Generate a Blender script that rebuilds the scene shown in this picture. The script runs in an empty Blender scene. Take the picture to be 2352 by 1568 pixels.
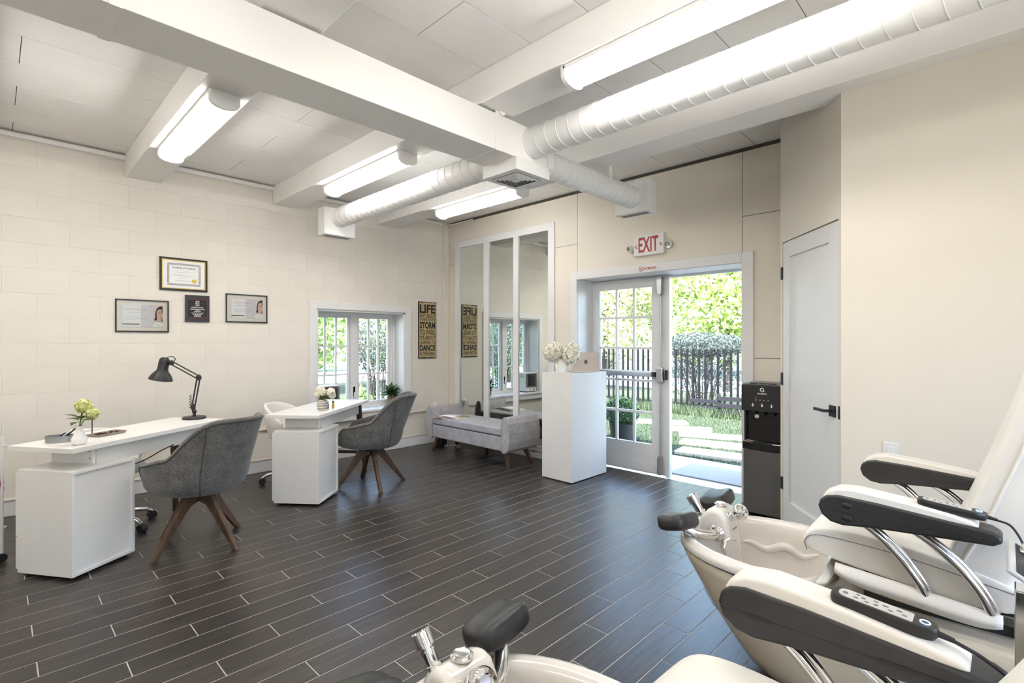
import bpy, bmesh, math, random
from mathutils import Vector, Matrix
random.seed(7)
S = bpy.context.scene
COL = S.collection
R_ = math.radians
PI = math.pi
# ---------------------------------------------------------------- camera
cd = bpy.data.cameras.new('camera'); cam = bpy.data.objects.new('camera', cd); COL.objects.link(cam)
cd.sensor_fit = 'HORIZONTAL'; cd.sensor_width = 36.0; cd.lens = 36.0 * 1165.0 / 2352.0
cd.shift_y = 1.0 / 2352.0
cd.clip_start = 0.03; cd.clip_end = 400
cam.location = (0, 0, 1.40); cam.rotation_euler = (R_(90), 0, R_(44.23))
S.camera = cam
# ---------------------------------------------------------------- sky, sun, exposure
W = bpy.data.worlds.new('sky'); S.world = W; W.use_nodes = True
wn = W.node_tree.nodes; wl = W.node_tree.links
for n in list(wn): wn.remove(n)
wo = wn.new('ShaderNodeOutputWorld'); wb = wn.new('ShaderNodeBackground'); ws = wn.new('ShaderNodeTexSky')
ws.sky_type = 'NISHITA'; ws.sun_disc = False; ws.sun_elevation = R_(58); ws.sun_rotation = R_(160)
ws.air_density = 1.0; ws.dust_density = 2.0; ws.ozone_density = 1.2
wl.new(ws.outputs[0], wb.inputs[0]); wl.new(wb.outputs[0], wo.inputs[0]); wb.inputs[1].default_value = 1.3
sd = bpy.data.lights.new('sun', 'SUN'); sun = bpy.data.objects.new('sun', sd); COL.objects.link(sun)
sd.energy = 11.0; sd.angle = R_(0.6); sd.color = (1.0, 0.95, 0.86)
sun.rotation_euler = Vector((0.22, -0.42, 0.88)).to_track_quat('Z', 'Y').to_euler()
sun.location = (0, -5, 20)
S.view_settings.view_transform = 'Standard'; S.view_settings.look = 'None'
S.view_settings.gamma = 1.0; S.view_settings.use_curve_mapping = False
S.view_settings.exposure = 1.16
cy_ = S.cycles; cy_.max_bounces = 6; cy_.diffuse_bounces = 4; cy_.glossy_bounces = 4; cy_.transmission_bounces = 4; cy_.transparent_max_bounces = 8
cy_.caustics_reflective = False; cy_.caustics_refractive = False
LAMP = 10.0            # strength of the ceiling light lenses
# ---------------------------------------------------------------- materials
def _nt(name):
    m = bpy.data.materials.new(name); m.use_nodes = True
    nt = m.node_tree; b = nt.nodes['Principled BSDF']
    return m, nt, b
def lin(c):
    return tuple(((x / 255.0) / 12.92 if x / 255.0 <= 0.04045 else ((x / 255.0 + 0.055) / 1.055) ** 2.4) for x in c)
def pm(name, col, rough=0.5, metal=0.0, bump=0.0, bscale=60.0, var=0.0, vscale=6.0, coat=0.0, spec=0.5, stretch=None, col2=None, trans=0.0, sub=0.0):
    """procedural principled material: noise colour variation + noise bump"""
    m, nt, b = _nt(name)
    b.inputs['Base Color'].default_value = (*col, 1); b.inputs['Roughness'].default_value = rough
    b.inputs['Metallic'].default_value = metal; b.inputs['Specular IOR Level'].default_value = spec
    b.inputs['Coat Weight'].default_value = coat; b.inputs['Coat Roughness'].default_value = 0.08
    if trans: b.inputs['Transmission Weight'].default_value = trans
    tc = nt.nodes.new('ShaderNodeTexCoord'); mp = nt.nodes.new('ShaderNodeMapping')
    nt.links.new(tc.outputs['Object'], mp.inputs[0])
    if stretch: mp.inputs['Scale'].default_value = stretch
    if var > 0 or col2:
        n = nt.nodes.new('ShaderNodeTexNoise'); n.inputs['Scale'].default_value = vscale; n.inputs['Detail'].default_value = 5
        nt.links.new(mp.outputs[0], n.inputs['Vector'])
        r = nt.nodes.new('ShaderNodeValToRGB')
        c2 = col2 if col2 else tuple(max(0, x * (1 - var)) for x in col)
        r.color_ramp.elements[0].position = 0.35; r.color_ramp.elements[1].position = 0.65
        r.color_ramp.elements[0].color = (*c2, 1); r.color_ramp.elements[1].color = (*col, 1)
        nt.links.new(n.outputs['Fac'], r.inputs[0]); nt.links.new(r.outputs[0], b.inputs['Base Color'])
    if bump > 0:
        n2 = nt.nodes.new('ShaderNodeTexNoise'); n2.inputs['Scale'].default_value = bscale; n2.inputs['Detail'].default_value = 4
        nt.links.new(mp.outputs[0], n2.inputs['Vector'])
        bp = nt.nodes.new('ShaderNodeBump'); bp.inputs['Strength'].default_value = bump; bp.inputs['Distance'].default_value = 0.01
        nt.links.new(n2.outputs['Fac'], bp.inputs['Height']); nt.links.new(bp.outputs[0], b.inputs['Normal'])
    return m
def emis(name, col, st):
    m, nt, b = _nt(name)
    b.inputs['Base Color'].default_value = (0.9, 0.9, 0.9, 1)
    b.inputs['Emission Color'].default_value = (*col, 1); b.inputs['Emission Strength'].default_value = st
    return m
def tile_mat():
    m, nt, b = _nt('wood_look_tile')
    L = nt.links; N = nt.nodes
    geo = N.new('ShaderNodeNewGeometry'); oi = N.new('ShaderNodeObjectInfo')
    add = N.new('ShaderNodeVectorMath'); add.operation = 'ADD'
    off = N.new('ShaderNodeVectorMath'); off.operation = 'SCALE'; off.inputs['Scale'].default_value = 37.0
    cb = N.new('ShaderNodeCombineXYZ'); L.new(oi.outputs['Random'], cb.inputs[0]); L.new(oi.outputs['Random'], cb.inputs[1])
    L.new(cb.outputs[0], off.inputs[0]); L.new(geo.outputs['Position'], add.inputs[0]); L.new(off.outputs[0], add.inputs[1])
    mp = N.new('ShaderNodeMapping'); mp.inputs['Scale'].default_value = (55, 3.2, 1); L.new(add.outputs[0], mp.inputs[0])
    n = N.new('ShaderNodeTexNoise'); n.inputs['Scale'].default_value = 1.0; n.inputs['Detail'].default_value = 7; n.inputs['Roughness'].default_value = 0.65
    n.inputs['Distortion'].default_value = 0.6
    L.new(mp.outputs[0], n.inputs['Vector'])
    r = N.new('ShaderNodeValToRGB'); r.color_ramp.elements[0].position = 0.28; r.color_ramp.elements[1].position = 0.75
    r.color_ramp.elements[0].color = (*lin((24, 21, 20)), 1); r.color_ramp.elements[1].color = (*lin((74, 66, 60)), 1)
    L.new(n.outputs['Fac'], r.inputs[0])
    hsv = N.new('ShaderNodeHueSaturation'); ma = N.new('ShaderNodeMapRange')
    ma.inputs['To Min'].default_value = 0.78; ma.inputs['To Max'].default_value = 1.2
    L.new(oi.outputs['Random'], ma.inputs[0]); L.new(ma.outputs[0], hsv.inputs['Value']); L.new(r.outputs[0], hsv.inputs['Color'])
    L.new(hsv.outputs[0], b.inputs['Base Color'])
    b.inputs['Roughness'].default_value = 0.35; b.inputs["Specular IOR Level"].default_value = 0.7
    bp = N.new('ShaderNodeBump'); bp.inputs['Strength'].default_value = 0.12; bp.inputs['Distance'].default_value = 0.004
    L.new(n.outputs['Fac'], bp.inputs['Height']); L.new(bp.outputs[0], b.inputs['Normal'])
    return m
def fabric_mat(name, c1, c2, scale=260.0):
    m, nt, b = _nt(name); L = nt.links; N = nt.nodes
    tc = N.new('ShaderNodeTexCoord')
    n = N.new('ShaderNodeTexNoise'); n.inputs['Scale'].default_value = scale; n.inputs['Detail'].default_value = 3
    L.new(tc.outputs['Object'], n.inputs['Vector'])
    n2 = N.new('ShaderNodeTexNoise'); n2.inputs['Scale'].default_value = 14; n2.inputs['Detail'].default_value = 5
    L.new(tc.outputs['Object'], n2.inputs['Vector'])
    mx = N.new('ShaderNodeMath'); mx.operation = 'MULTIPLY_ADD'; mx.inputs[1].default_value = 0.75
    L.new(n.outputs['Fac'], mx.inputs[0])
    m2 = N.new('ShaderNodeMath'); m2.operation = 'MULTIPLY'; m2.inputs[1].default_value = 0.25
    L.new(n2.outputs['Fac'], m2.inputs[0]); L.new(m2.outputs[0], mx.inputs[2])
    r = N.new('ShaderNodeValToRGB'); r.color_ramp.elements[0].position = 0.36; r.color_ramp.elements[1].position = 0.64
    r.color_ramp.elements[0].color = (*c1, 1); r.color_ramp.elements[1].color = (*c2, 1)
    L.new(mx.outputs[0], r.inputs[0]); L.new(r.outputs[0], b.inputs['Base Color'])
    b.inputs['Roughness'].default_value = 0.9; b.inputs['Specular IOR Level'].default_value = 0.15
    b.inputs['Sheen Weight'].default_value = 0.25
    bp = N.new('ShaderNodeBump'); bp.inputs['Strength'].default_value = 0.5; bp.inputs['Distance'].default_value = 0.003
    L.new(n.outputs['Fac'], bp.inputs['Height']); L.new(bp.outputs[0], b.inputs['Normal'])
    return m
def leaf_mat(name, c1, c2, transl=0.35, rough=0.55):
    m = bpy.data.materials.new(name); m.use_nodes = True; nt = m.node_tree; N = nt.nodes; L = nt.links
    for n in list(N): N.remove(n)
    out = N.new('ShaderNodeOutputMaterial'); mix = N.new('ShaderNodeMixShader'); mix.inputs[0].default_value = transl
    d = N.new('ShaderNodeBsdfPrincipled'); t = N.new('ShaderNodeBsdfTranslucent')
    d.inputs['Roughness'].default_value = rough; d.inputs['Specular IOR Level'].default_value = 0.3
    geo = N.new('ShaderNodeNewGeometry')
    r = N.new('ShaderNodeValToRGB'); r.color_ramp.elements[0].color = (*c1, 1); r.color_ramp.elements[1].color = (*c2, 1)
    L.new(geo.outputs['Random Per Island'], r.inputs[0])
    L.new(r.outputs[0], d.inputs['Base Color']); L.new(r.outputs[0], t.inputs['Color'])
    L.new(d.outputs[0], mix.inputs[1]); L.new(t.outputs[0], mix.inputs[2]); L.new(mix.outputs[0], out.inputs[0])
    return m
def glass_mat(name='clear_glass'):
    m = bpy.data.materials.new(name); m.use_nodes = True; nt = m.node_tree; N = nt.nodes; L = nt.links
    for n in list(N): N.remove(n)
    out = N.new('ShaderNodeOutputMaterial'); mix = N.new('ShaderNodeMixShader')
    tr = N.new('ShaderNodeBsdfTransparent'); gl = N.new('ShaderNodeBsdfGlossy'); gl.inputs['Roughness'].default_value = 0.02
    tr.inputs['Color'].default_value = (0.98, 0.985, 0.985, 1); fr = N.new('ShaderNodeFresnel'); fr.inputs['IOR'].default_value = 1.25
    L.new(fr.outputs[0], mix.inputs[0]); L.new(tr.outputs[0], mix.inputs[1]); L.new(gl.outputs[0], mix.inputs[2]); L.new(mix.outputs[0], out.inputs[0])
    return m
M = {}
M['cream'] = pm('cream_wall_paint', lin((232, 226, 216)), 0.6, bump=0.06, bscale=35, var=0.03, vscale=2.5)
M['cream_smooth'] = pm('cream_panel_paint', lin((231, 224, 211)), 0.6, bump=0.02, bscale=25, var=0.02, vscale=2)
M['gap'] = pm('dark_gap', (0.10, 0.09, 0.08), 0.9, var=0.2)
M['white'] = pm('white_paint', (0.80, 0.80, 0.80), 0.4, var=0.02, vscale=3)
M['ceil'] = pm('ceiling_paint', (0.90, 0.885, 0.86), 0.6, bump=0.04, bscale=22, var=0.04, vscale=2.2)
M['beam'] = pm('beam_paint', (0.89, 0.875, 0.85), 0.55, bump=0.02, bscale=18, var=0.03, vscale=1.5)
M['tile'] = tile_mat()
M['grout'] = pm('grout', lin((198, 194, 188)), 0.85, var=0.15, vscale=30)
M['lens'] = emis('light_lens', (1.0, 0.965, 0.92), LAMP)
M['duct'] = pm('duct_white', (0.82, 0.82, 0.81), 0.38, var=0.02)
M['black'] = pm('black_plastic', (0.020, 0.020, 0.021), 0.38, bump=0.03, bscale=300, var=0.15, vscale=20)
M['blackleather'] = pm('black_vinyl', (0.030, 0.030, 0.032), 0.36, bump=0.10, bscale=330, var=0.15, vscale=40)
M['blackmatte'] = pm('black_matte', (0.02, 0.02, 0.02), 0.6, var=0.1)
M['chrome'] = pm('chrome', (0.85, 0.85, 0.86), 0.08, 1.0, var=0.03)
M['alum'] = pm('brushed_aluminium', (0.60, 0.61, 0.63), 0.32, 1.0, var=0.08, vscale=30)
M['steel'] = pm('dark_steel', (0.24, 0.24, 0.245), 0.34, 1.0, var=0.06, vscale=8, stretch=(60, 60, 2))
M['leather'] = pm('white_leather', lin((236, 233, 227)), 0.42, bump=0.05, bscale=160, var=0.03, vscale=7)
M['pearl'] = pm('pearl_acrylic', lin((232, 227, 220)), 0.2, var=0.03, coat=0.6, vscale=5)
M['beige'] = pm('beige_gelcoat', lin((217, 206, 184)), 0.18, var=0.03, coat=0.7, vscale=3)
M['lam'] = pm('white_laminate', lin((233, 231, 227)), 0.35, var=0.02)
M['walnut'] = pm('walnut', lin((98, 72, 52)), 0.45, var=0.5, vscale=3.0, stretch=(12, 12, 1.5), bump=0.05)
M['fab1'] = fabric_mat('charcoal_tweed', lin((70, 69, 69)), lin((126, 124, 122)), 190)
M['fab2'] = fabric_mat('light_grey_linen', lin((138, 135, 138)), lin((198, 195, 196)), 170)
M['seam'] = pm('dark_seam', (0.05, 0.05, 0.05), 0.8, var=0.1)
M['mirror'] = pm('mirror_silver', (0.86, 0.90, 0.87), 0.004, 1.0)
M['glass'] = glass_mat()
M['doorwhite'] = pm('door_white', lin((230, 230, 230)), 0.4, var=0.015)
M['concrete'] = pm('concrete', lin((178, 178, 176)), 0.9, bump=0.2, bscale=40, var=0.15, vscale=8)
M['stone'] = pm('pale_stone', lin((232, 225, 210)), 0.9, bump=0.2, bscale=30, var=0.12, vscale=9)
M['lawn'] = pm('lawn_soil', lin((56, 68, 48)), 0.95, bump=0.5, bscale=60, var=0.35, vscale=9)
M['matgrey'] = pm('mat_grey', lin((176, 171, 164)), 0.95, bump=0.8, bscale=240, var=0.4, vscale=140)
M['iron'] = pm('black_iron', (0.008, 0.009, 0.012), 0.8, var=0.2, spec=0.15)
M['bark'] = pm('bark', lin((84, 74, 66)), 0.9, bump=0.5, bscale=40, var=0.3, vscale=20)
M['red'] = pm('sign_red', lin((176, 60, 62)), 0.5, var=0.05)
M['orange'] = pm('sticker_red', lin((196, 74, 48)), 0.5, var=0.05)
M['print_k'] = pm('print_black', (0.02, 0.018, 0.016), 0.7, var=0.1)
M['print_g'] = pm('print_grey', (0.33, 0.33, 0.36), 0.7, var=0.1)
M['paper'] = pm('paper', lin((238, 237, 236)), 0.6, var=0.02)
M['paperlilac'] = pm('paper_lilac', lin((214, 208, 212)), 0.6, var=0.02)
M['gold'] = pm('gold_trim', lin((206, 180, 104)), 0.35, 0.6, var=0.1)
M['seal'] = pm('seal_yellow', lin((232, 208, 92)), 0.6, var=0.1)
M['skin'] = pm('print_skin', lin((222, 182, 160)), 0.7, var=0.08, vscale=20)
M['hair'] = pm('print_hair', lin((62, 48, 42)), 0.7, var=0.3, vscale=40)
M['lips'] = pm('print_lips', lin((186, 98, 92)), 0.7)
M['tan'] = pm('weathered_tan', lin((196, 174, 130)), 0.8, var=0.18, vscale=9)
M['burnt'] = pm('burnt_edge', lin((66, 54, 44)), 0.85, var=0.4, vscale=30)
M['maroon'] = pm('print_maroon', lin((92, 48, 50)), 0.6, var=0.05)
M['darkcard'] = pm('dark_card', lin((52, 48, 52)), 0.35, var=0.05)
M['ceramic'] = pm('white_ceramic', lin((240, 238, 234)), 0.18, coat=0.5, var=0.02)
M['petal_w'] = leaf_mat('white_petals', lin((244, 238, 214)), lin((252, 250, 240)), 0.25)
M['petal_c'] = leaf_mat('cream_petals', lin((246, 240, 216)), lin((254, 252, 244)), 0.25)
M['petal_y'] = leaf_mat('yellow_green_petals', lin((216, 220, 128)), lin((250, 248, 204)), 0.25)
M['leafdark'] = leaf_mat('dark_green_leaf', lin((34, 58, 34)), lin((66, 98, 56)), 0.15, 0.35)
M['leafmid'] = leaf_mat('mid_green_leaf', lin((76, 104, 48)), lin((126, 146, 74)), 0.25)
M['fol_yel'] = leaf_mat('sunlit_maple_leaves', lin((132, 160, 58)), lin((238, 243, 196)), 0.42)
M['fol_gold'] = leaf_mat('golden_weeping_leaves', lin((148, 150, 92)), lin((236, 236, 204)), 0.35)
M['fol_green'] = leaf_mat('green_leaves', lin((92, 120, 62)), lin((176, 194, 130)), 0.4)
M['fol_grey'] = leaf_mat('grey_green_twig_leaves', lin((58, 68, 60)), lin((108, 118, 112)), 0.3)
M['grass'] = leaf_mat('grass_blades', lin((52, 68, 46)), lin((96, 110, 82)), 0.3)
M['rose'] = pm('rose_gold', lin((214, 198, 184)), 0.45, 0.6, var=0.03)
M['logo'] = pm('logo_grey', lin((150, 134, 126)), 0.2, 0.8)
M['pewter'] = pm('pewter', (0.32, 0.32, 0.33), 0.4, 0.7, var=0.1)
M['taupe'] = pm('taupe_tray', lin((150, 138, 126)), 0.5, var=0.1)
M['brown'] = pm('dark_brown', lin((70, 36, 30)), 0.5, var=0.3, vscale=50)
M['wicker'] = pm('wicker', lin((190, 164, 122)), 0.8, bump=1.0, bscale=110, col2=lin((104, 78, 50)), vscale=90)
M['striped_l'] = pm('vase_light_stripe', lin((226, 218, 206)), 0.7, bump=0.2, bscale=120, var=0.1, vscale=30)
M['striped_d'] = pm('vase_dark_stripe', lin((92, 80, 74)), 0.7, bump=0.2, bscale=120, var=0.2, vscale=30)
M['bluebottle'] = pm('blue_bottle', lin((40, 44, 92)), 0.2, coat=0.5)
M['amber'] = pm('amber_label', lin((206, 160, 78)), 0.35, var=0.1)
M['pink'] = pm('pink_packet', lin((178, 64, 84)), 0.35, var=0.15, vscale=20)
M['redcap'] = pm('red_cap', lin((176, 24, 30)), 0.3)
M['gloss_k'] = pm('gloss_black', (0.012, 0.012, 0.014), 0.12, coat=0.5, var=0.05)
M['silver_face'] = pm('silver_face', lin((206, 206, 204)), 0.35, 0.3, var=0.02)
M['bluering'] = emis('blue_ring_led', (0.25, 0.45, 1.0), 0.7)
M['exitface'] = pm('exit_face', lin((232, 230, 228)), 0.4)
M['oven_glass'] = pm('dark_glass', (0.03, 0.03, 0.035), 0.08, coat=0.6)
M['navy'] = pm('navy_wood', lin((16, 17, 26)), 0.8, var=0.2, vscale=12, stretch=(1, 8, 8))
M['whitemark'] = pm('white_print', lin((235, 235, 235)), 0.5)
M['magcover'] = pm('magazine_print', lin((226, 216, 200)), 0.4, col2=lin((150, 120, 92)), vscale=18)
M['road'] = pm('pale_road', lin((210, 208, 204)), 0.95, var=0.1, vscale=3)
M['greydev'] = pm('grey_device', lin((120, 120, 122)), 0.4, var=0.05)
# ---------------------------------------------------------------- mesh helpers
class MB:
    def __init__(s): s.v = []; s.f = []
    def add(s, vs, fs):
        b = len(s.v); s.v += [tuple(x) for x in vs]; s.f += [tuple(i + b for i in q) for q in fs]; return s
    def box(s, x0, x1, y0, y1, z0, z1):
        return s.add([(x0, y0, z0), (x1, y0, z0), (x1, y1, z0), (x0, y1, z0), (x0, y0, z1), (x1, y0, z1), (x1, y1, z1), (x0, y1, z1)],
                     [(0, 3, 2, 1), (4, 5, 6, 7), (0, 1, 5, 4), (1, 2, 6, 5), (2, 3, 7, 6), (3, 0, 4, 7)])
    def obox(s, c, a, b, d):
        c, a, b, d = map(Vector, (c, a, b, d)); vs = []
        for k in (-1, 1):
            for (i, j) in ((-1, -1), (1, -1), (1, 1), (-1, 1)): vs.append(c + a * i + b * j + d * k)
        fs = [(0, 3, 2, 1), (4, 5, 6, 7), (0, 1, 5, 4), (1, 2, 6, 5), (2, 3, 7, 6), (3, 0, 4, 7)]
        if a.cross(b).dot(d) < 0: fs = [tuple(reversed(q)) for q in fs]
        return s.add(vs, fs)
    def taper(s, p0, p1, w0, d0, w1, d1, up=(0, 1, 0)):
        """rectangular bar from p0 to p1, half sizes w,d at both ends"""
        p0 = Vector(p0); p1 = Vector(p1); t = (p1 - p0).normalized(); a = t.cross(Vector(up))
        if a.length < 1e-4: a = t.cross(Vector((1, 0, 0)))
        a.normalize(); b = a.cross(t).normalized(); vs = []
        for p, w, d in ((p0, w0, d0), (p1, w1, d1)):
            for i, j in ((-1, -1), (1, -1), (1, 1), (-1, 1)): vs.append(p + a * w * i + b * d * j)
        return s.add(vs, [(0, 1, 2, 3), (7, 6, 5, 4), (0, 4, 5, 1), (1, 5, 6, 2), (2, 6, 7, 3), (3, 7, 4, 0)])
    def cyl(s, p0, p1, r0, r1=None, n=16, caps=True):
        if r1 is None: r1 = r0
        return s.tube([p0, p1], [r0, r1], n, caps)
    def tube(s, pts, r, n=8, caps=True, ell=None, up=None, closed=False):
        pts = [Vector(p) for p in pts]; m = len(pts); rs = r if isinstance(r, (list, tuple)) else [r] * m
        base = len(s.v); a = None
        for i, p in enumerate(pts):
            if closed: t = pts[(i + 1) % m] - pts[i - 1]
            else: t = pts[min(i + 1, m - 1)] - pts[max(i - 1, 0)]
            t.normalize()
            if up is not None: a = Vector(up) - t * t.dot(Vector(up))
            elif a is None:
                a = t.cross(Vector((0, 0, 1)))
                if a.length < 0.05: a = t.cross(Vector((1, 0, 0)))
            else: a = a - t * a.dot(t)
            if a.length < 1e-6: a = t.cross(Vector((1, 0.3, 0)))
            a.normalize(); b = t.cross(a)
            e = ell if ell else 1.0
            for k in range(n):
                w = 2 * PI * k / n; s.v.append(tuple(p + a * math.cos(w) * rs[i] * e + b * math.sin(w) * rs[i]))
        rng = m if closed else m - 1
        for i in range(rng):
            for k in range(n):
                i2 = (i + 1) % m
                s.f.append((base + i * n + k, base + i * n + (k + 1) % n, base + i2 * n + (k + 1) % n, base + i2 * n + k))
        if caps and not closed:
            s.f.append(tuple(base + k for k in reversed(range(n)))); s.f.append(tuple(base + (m - 1) * n + k for k in range(n)))
        return s
    def lathe(s, prof, n=24, o=(0, 0, 0), mat=None, cap0=False, cap1=False):
        base = len(s.v); o = Vector(o)
        for (r, z) in prof:
            for k in range(n):
                w = 2 * PI * k / n; p = Vector((r * math.cos(w), r * math.sin(w), z))
                if mat is not None: p = mat @ p
                s.v.append(tuple(o + p))
        m = len(prof)
        for i in range(m - 1):
            for k in range(n):
                s.f.append((base + i * n + k, base + i * n + (k + 1) % n, base + (i + 1) * n + (k + 1) % n, base + (i + 1) * n + k))
        if cap0: s.f.append(tuple(base + k for k in reversed(range(n))))
        if cap1: s.f.append(tuple(base + (m - 1) * n + k for k in range(n)))
        return s
    def loft(s, rings, cap0=False, cap1=False, closed=True):
        base = len(s.v); n = len(rings[0])
        for r in rings: s.v += [tuple(p) for p in r]
        for i in range(len(rings) - 1):
            for k in range(n if closed else n - 1):
                s.f.append((base + i * n + k, base + i * n + (k + 1) % n, base + (i + 1) * n + (k + 1) % n, base + (i + 1) * n + k))
        if cap0: s.f.append(tuple(base + k for k in reversed(range(n))))
        if cap1: s.f.append(tuple(base + (len(rings) - 1) * n + k for k in range(n)))
        return s
    def prism(s, poly, mtx, h0, h1):
        """polygon in local xy of matrix, extruded along its local z"""
        n = len(poly); b = len(s.v)
        for h in (h0, h1):
            for (x, y) in poly: s.v.append(tuple(mtx @ Vector((x, y, h))))
        s.f.append(tuple(b + k for k in reversed(range(n)))); s.f.append(tuple(b + n + k for k in range(n)))
        for k in range(n): s.f.append((b + k, b + (k + 1) % n, b + n + (k + 1) % n, b + n + k))
        return s
    def ball(s, c, rx, ry, rz, nu=16, nv=10):
        prof = []; b = len(s.v)
        for j in range(nv + 1):
            t = -PI / 2 + PI * j / nv
            for i in range(nu):
                w = 2 * PI * i / nu
                s.v.append((c[0] + rx * math.cos(t) * math.cos(w), c[1] + ry * math.cos(t) * math.sin(w), c[2] + rz * math.sin(t)))
        for j in range(nv):
            for i in range(nu): s.f.append((b + j * nu + i, b + j * nu + (i + 1) % nu, b + (j + 1) * nu + (i + 1) % nu, b + (j + 1) * nu + i))
        return s
    def grid(s, nu, nv, fn):
        b = len(s.v)
        for i in range(nu + 1):
            for j in range(nv + 1): s.v.append(tuple(fn(i / nu, j / nv)))
        for i in range(nu):
            for j in range(nv): s.f.append((b + i * (nv + 1) + j, b + (i + 1) * (nv + 1) + j, b + (i + 1) * (nv + 1) + j + 1, b + i * (nv + 1) + j + 1))
        return s
    def mesh(s, name, smooth=None):
        me = bpy.data.meshes.new(name); me.from_pydata(s.v, [], s.f); me.update()
        bm = bmesh.new(); bm.from_mesh(me); bmesh.ops.remove_doubles(bm, verts=bm.verts, dist=1e-5)
        if len(bm.faces) < 60000: bmesh.ops.recalc_face_normals(bm, faces=bm.faces)
        bm.to_mesh(me); bm.free()
        if smooth is not None:
            me.shade_smooth()
            if smooth < 180: me.set_sharp_from_angle(angle=R_(smooth))
        return me
    def build(s, name, mat, parent=None, smooth=None, bevel=0.0, sub=0, solid=0.0, seg=2, **kw):
        me = s.mesh(name, smooth); return ob(name, me, mat, parent, bevel, sub, solid, seg, **kw)
def ob(name, me, mat, parent=None, bevel=0.0, sub=0, solid=0.0, seg=2, loc=None, label=None, kind=None, mtx=None):
    o = bpy.data.objects.new(name, me); COL.objects.link(o)
    if mat is not None and len(me.materials) == 0: me.materials.append(M[mat] if isinstance(mat, str) else mat)
    if parent is not None: o.parent = parent
    if mtx is not None: o.matrix_local = mtx
    if loc is not None: o.location = loc
    if solid:
        md = o.modifiers.new('solidify', 'SOLIDIFY'); md.thickness = solid; md.offset = -1
    if sub:
        md = o.modifiers.new('subsurf', 'SUBSURF'); md.levels = sub; md.render_levels = sub
    if bevel:
        md = o.modifiers.new('bevel', 'BEVEL'); md.width = bevel; md.segments = seg; md.limit_method = 'ANGLE'; md.angle_limit = R_(40)
    if label: o['label'] = label
    if kind: o['kind'] = kind
    return o
def tag(o, label, cat, group=None, kind=None):
    o['label'] = label; o['category'] = cat
    if group: o['group'] = group
    if kind: o['kind'] = kind
    return o
def thing(name, label, cat, loc=(0, 0, 0), rotz=0.0, group=None):
    o = bpy.data.objects.new(name, None); COL.objects.link(o); o.empty_display_size = 0.1
    o.location = loc; o.rotation_euler = (0, 0, rotz); return tag(o, label, cat, group)
def struct(o, label=None, cat=None):
    o['kind'] = 'structure'
    if label: o['label'] = label
    if cat: o['category'] = cat
    return o
def copy_tree(o, parent=None):
    c = o.copy(); COL.objects.link(c); c.parent = parent
    for ch in list(o.children): copy_tree(ch, c)
    return c
def fr(o, r, u):
    """frame: local x = r, local y = u, local z = r x u"""
    r = Vector(r).normalized(); u = Vector(u).normalized(); n = r.cross(u)
    return Matrix(((r.x, u.x, n.x, o[0]), (r.y, u.y, n.y, o[1]), (r.z, u.z, n.z, o[2]), (0, 0, 0, 1)))
def text(name, s_, mat, parent, mtx, width=None, height=None, bold=0.0, shear=0.0, depth=0.0004, align='LEFT', spacing=1.0):
    cu = bpy.data.curves.new('t', 'FONT'); cu.body = s_; cu.size = 1.0; cu.offset = bold; cu.shear = shear; cu.extrude = 0.0
    cu.resolution_u = 3; cu.space_character = spacing
    to = bpy.data.objects.new('t', cu); COL.objects.link(to)
    dg = bpy.context.evaluated_depsgraph_get(); me = bpy.data.meshes.new_from_object(to.evaluated_get(dg))
    bpy.data.objects.remove(to); bpy.data.curves.remove(cu)
    xs = [v.co.x for v in me.vertices]; ys = [v.co.y for v in me.vertices]
    x0, x1, y0, y1 = min(xs), max(xs), min(ys), max(ys)
    sx = (width / (x1 - x0)) if width else None; sy = (height / (y1 - y0)) if height else None
    if sx is None: sx = sy
    if sy is None: sy = sx
    for v in me.vertices:
        v.co = Vector(((v.co.x - x0) * sx - (0.5 * (x1 - x0) * sx if align == 'CENTER' else 0), (v.co.y - y0) * sy, depth))
    me.name = name; me.materials.clear()
    return ob(name, me, mat, parent, mtx=mtx)
def rnd(a, b): return random.uniform(a, b)
def rounded(poly, r, n=4):
    """round the corners of a 2-D polygon"""
    out = []; m = len(poly)
    for i in range(m):
        p = Vector(poly[i]); a = Vector(poly[i - 1]) - p; b = Vector(poly[(i + 1) % m]) - p
        rr = r[i] if isinstance(r, (list, tuple)) else r
        if rr <= 0: out.append(tuple(p)); continue
        la = min(rr, a.length * 0.49); lb = min(rr, b.length * 0.49)
        pa = p + a.normalized() * la; pb = p + b.normalized() * lb
        for k in range(n + 1):
            t = k / n; out.append(tuple(pa * (1 - t) ** 2 + p * 2 * t * (1 - t) + pb * t * t))
    return out
def bez(p0, p1, p2, p3, n=12):
    p0, p1, p2, p3 = map(Vector, (p0, p1, p2, p3)); r = []
    for i in range(n + 1):
        t = i / n; r.append(p0 * (1 - t) ** 3 + p1 * 3 * t * (1 - t) ** 2 + p2 * 3 * t * t * (1 - t) + p3 * t ** 3)
    return r
def spline(pts, n=8):
    """Catmull-Rom through points"""
    P = [Vector(p) for p in pts]; P = [P[0] * 2 - P[1]] + P + [P[-1] * 2 - P[-2]]; out = []
    for i in range(1, len(P) - 2):
        for k in range(n):
            t = k / n
            out.append(0.5 * ((2 * P[i]) + (-P[i - 1] + P[i + 1]) * t + (2 * P[i - 1] - 5 * P[i] + 4 * P[i + 1] - P[i + 2]) * t * t + (-P[i - 1] + 3 * P[i] - 3 * P[i + 1] + P[i + 2]) * t ** 3))
    out.append(P[-2]); return out
# ================================================================ THE ROOM
XL, YB, ZC, ZB = -5.74, 4.60, 3.10, 2.90          # left wall, back wall, ceiling, underside of beams
XR, YR, YN = 2.60, 3.58, -2.40                    # unseen right wall, right wall, wall behind the camera
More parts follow.
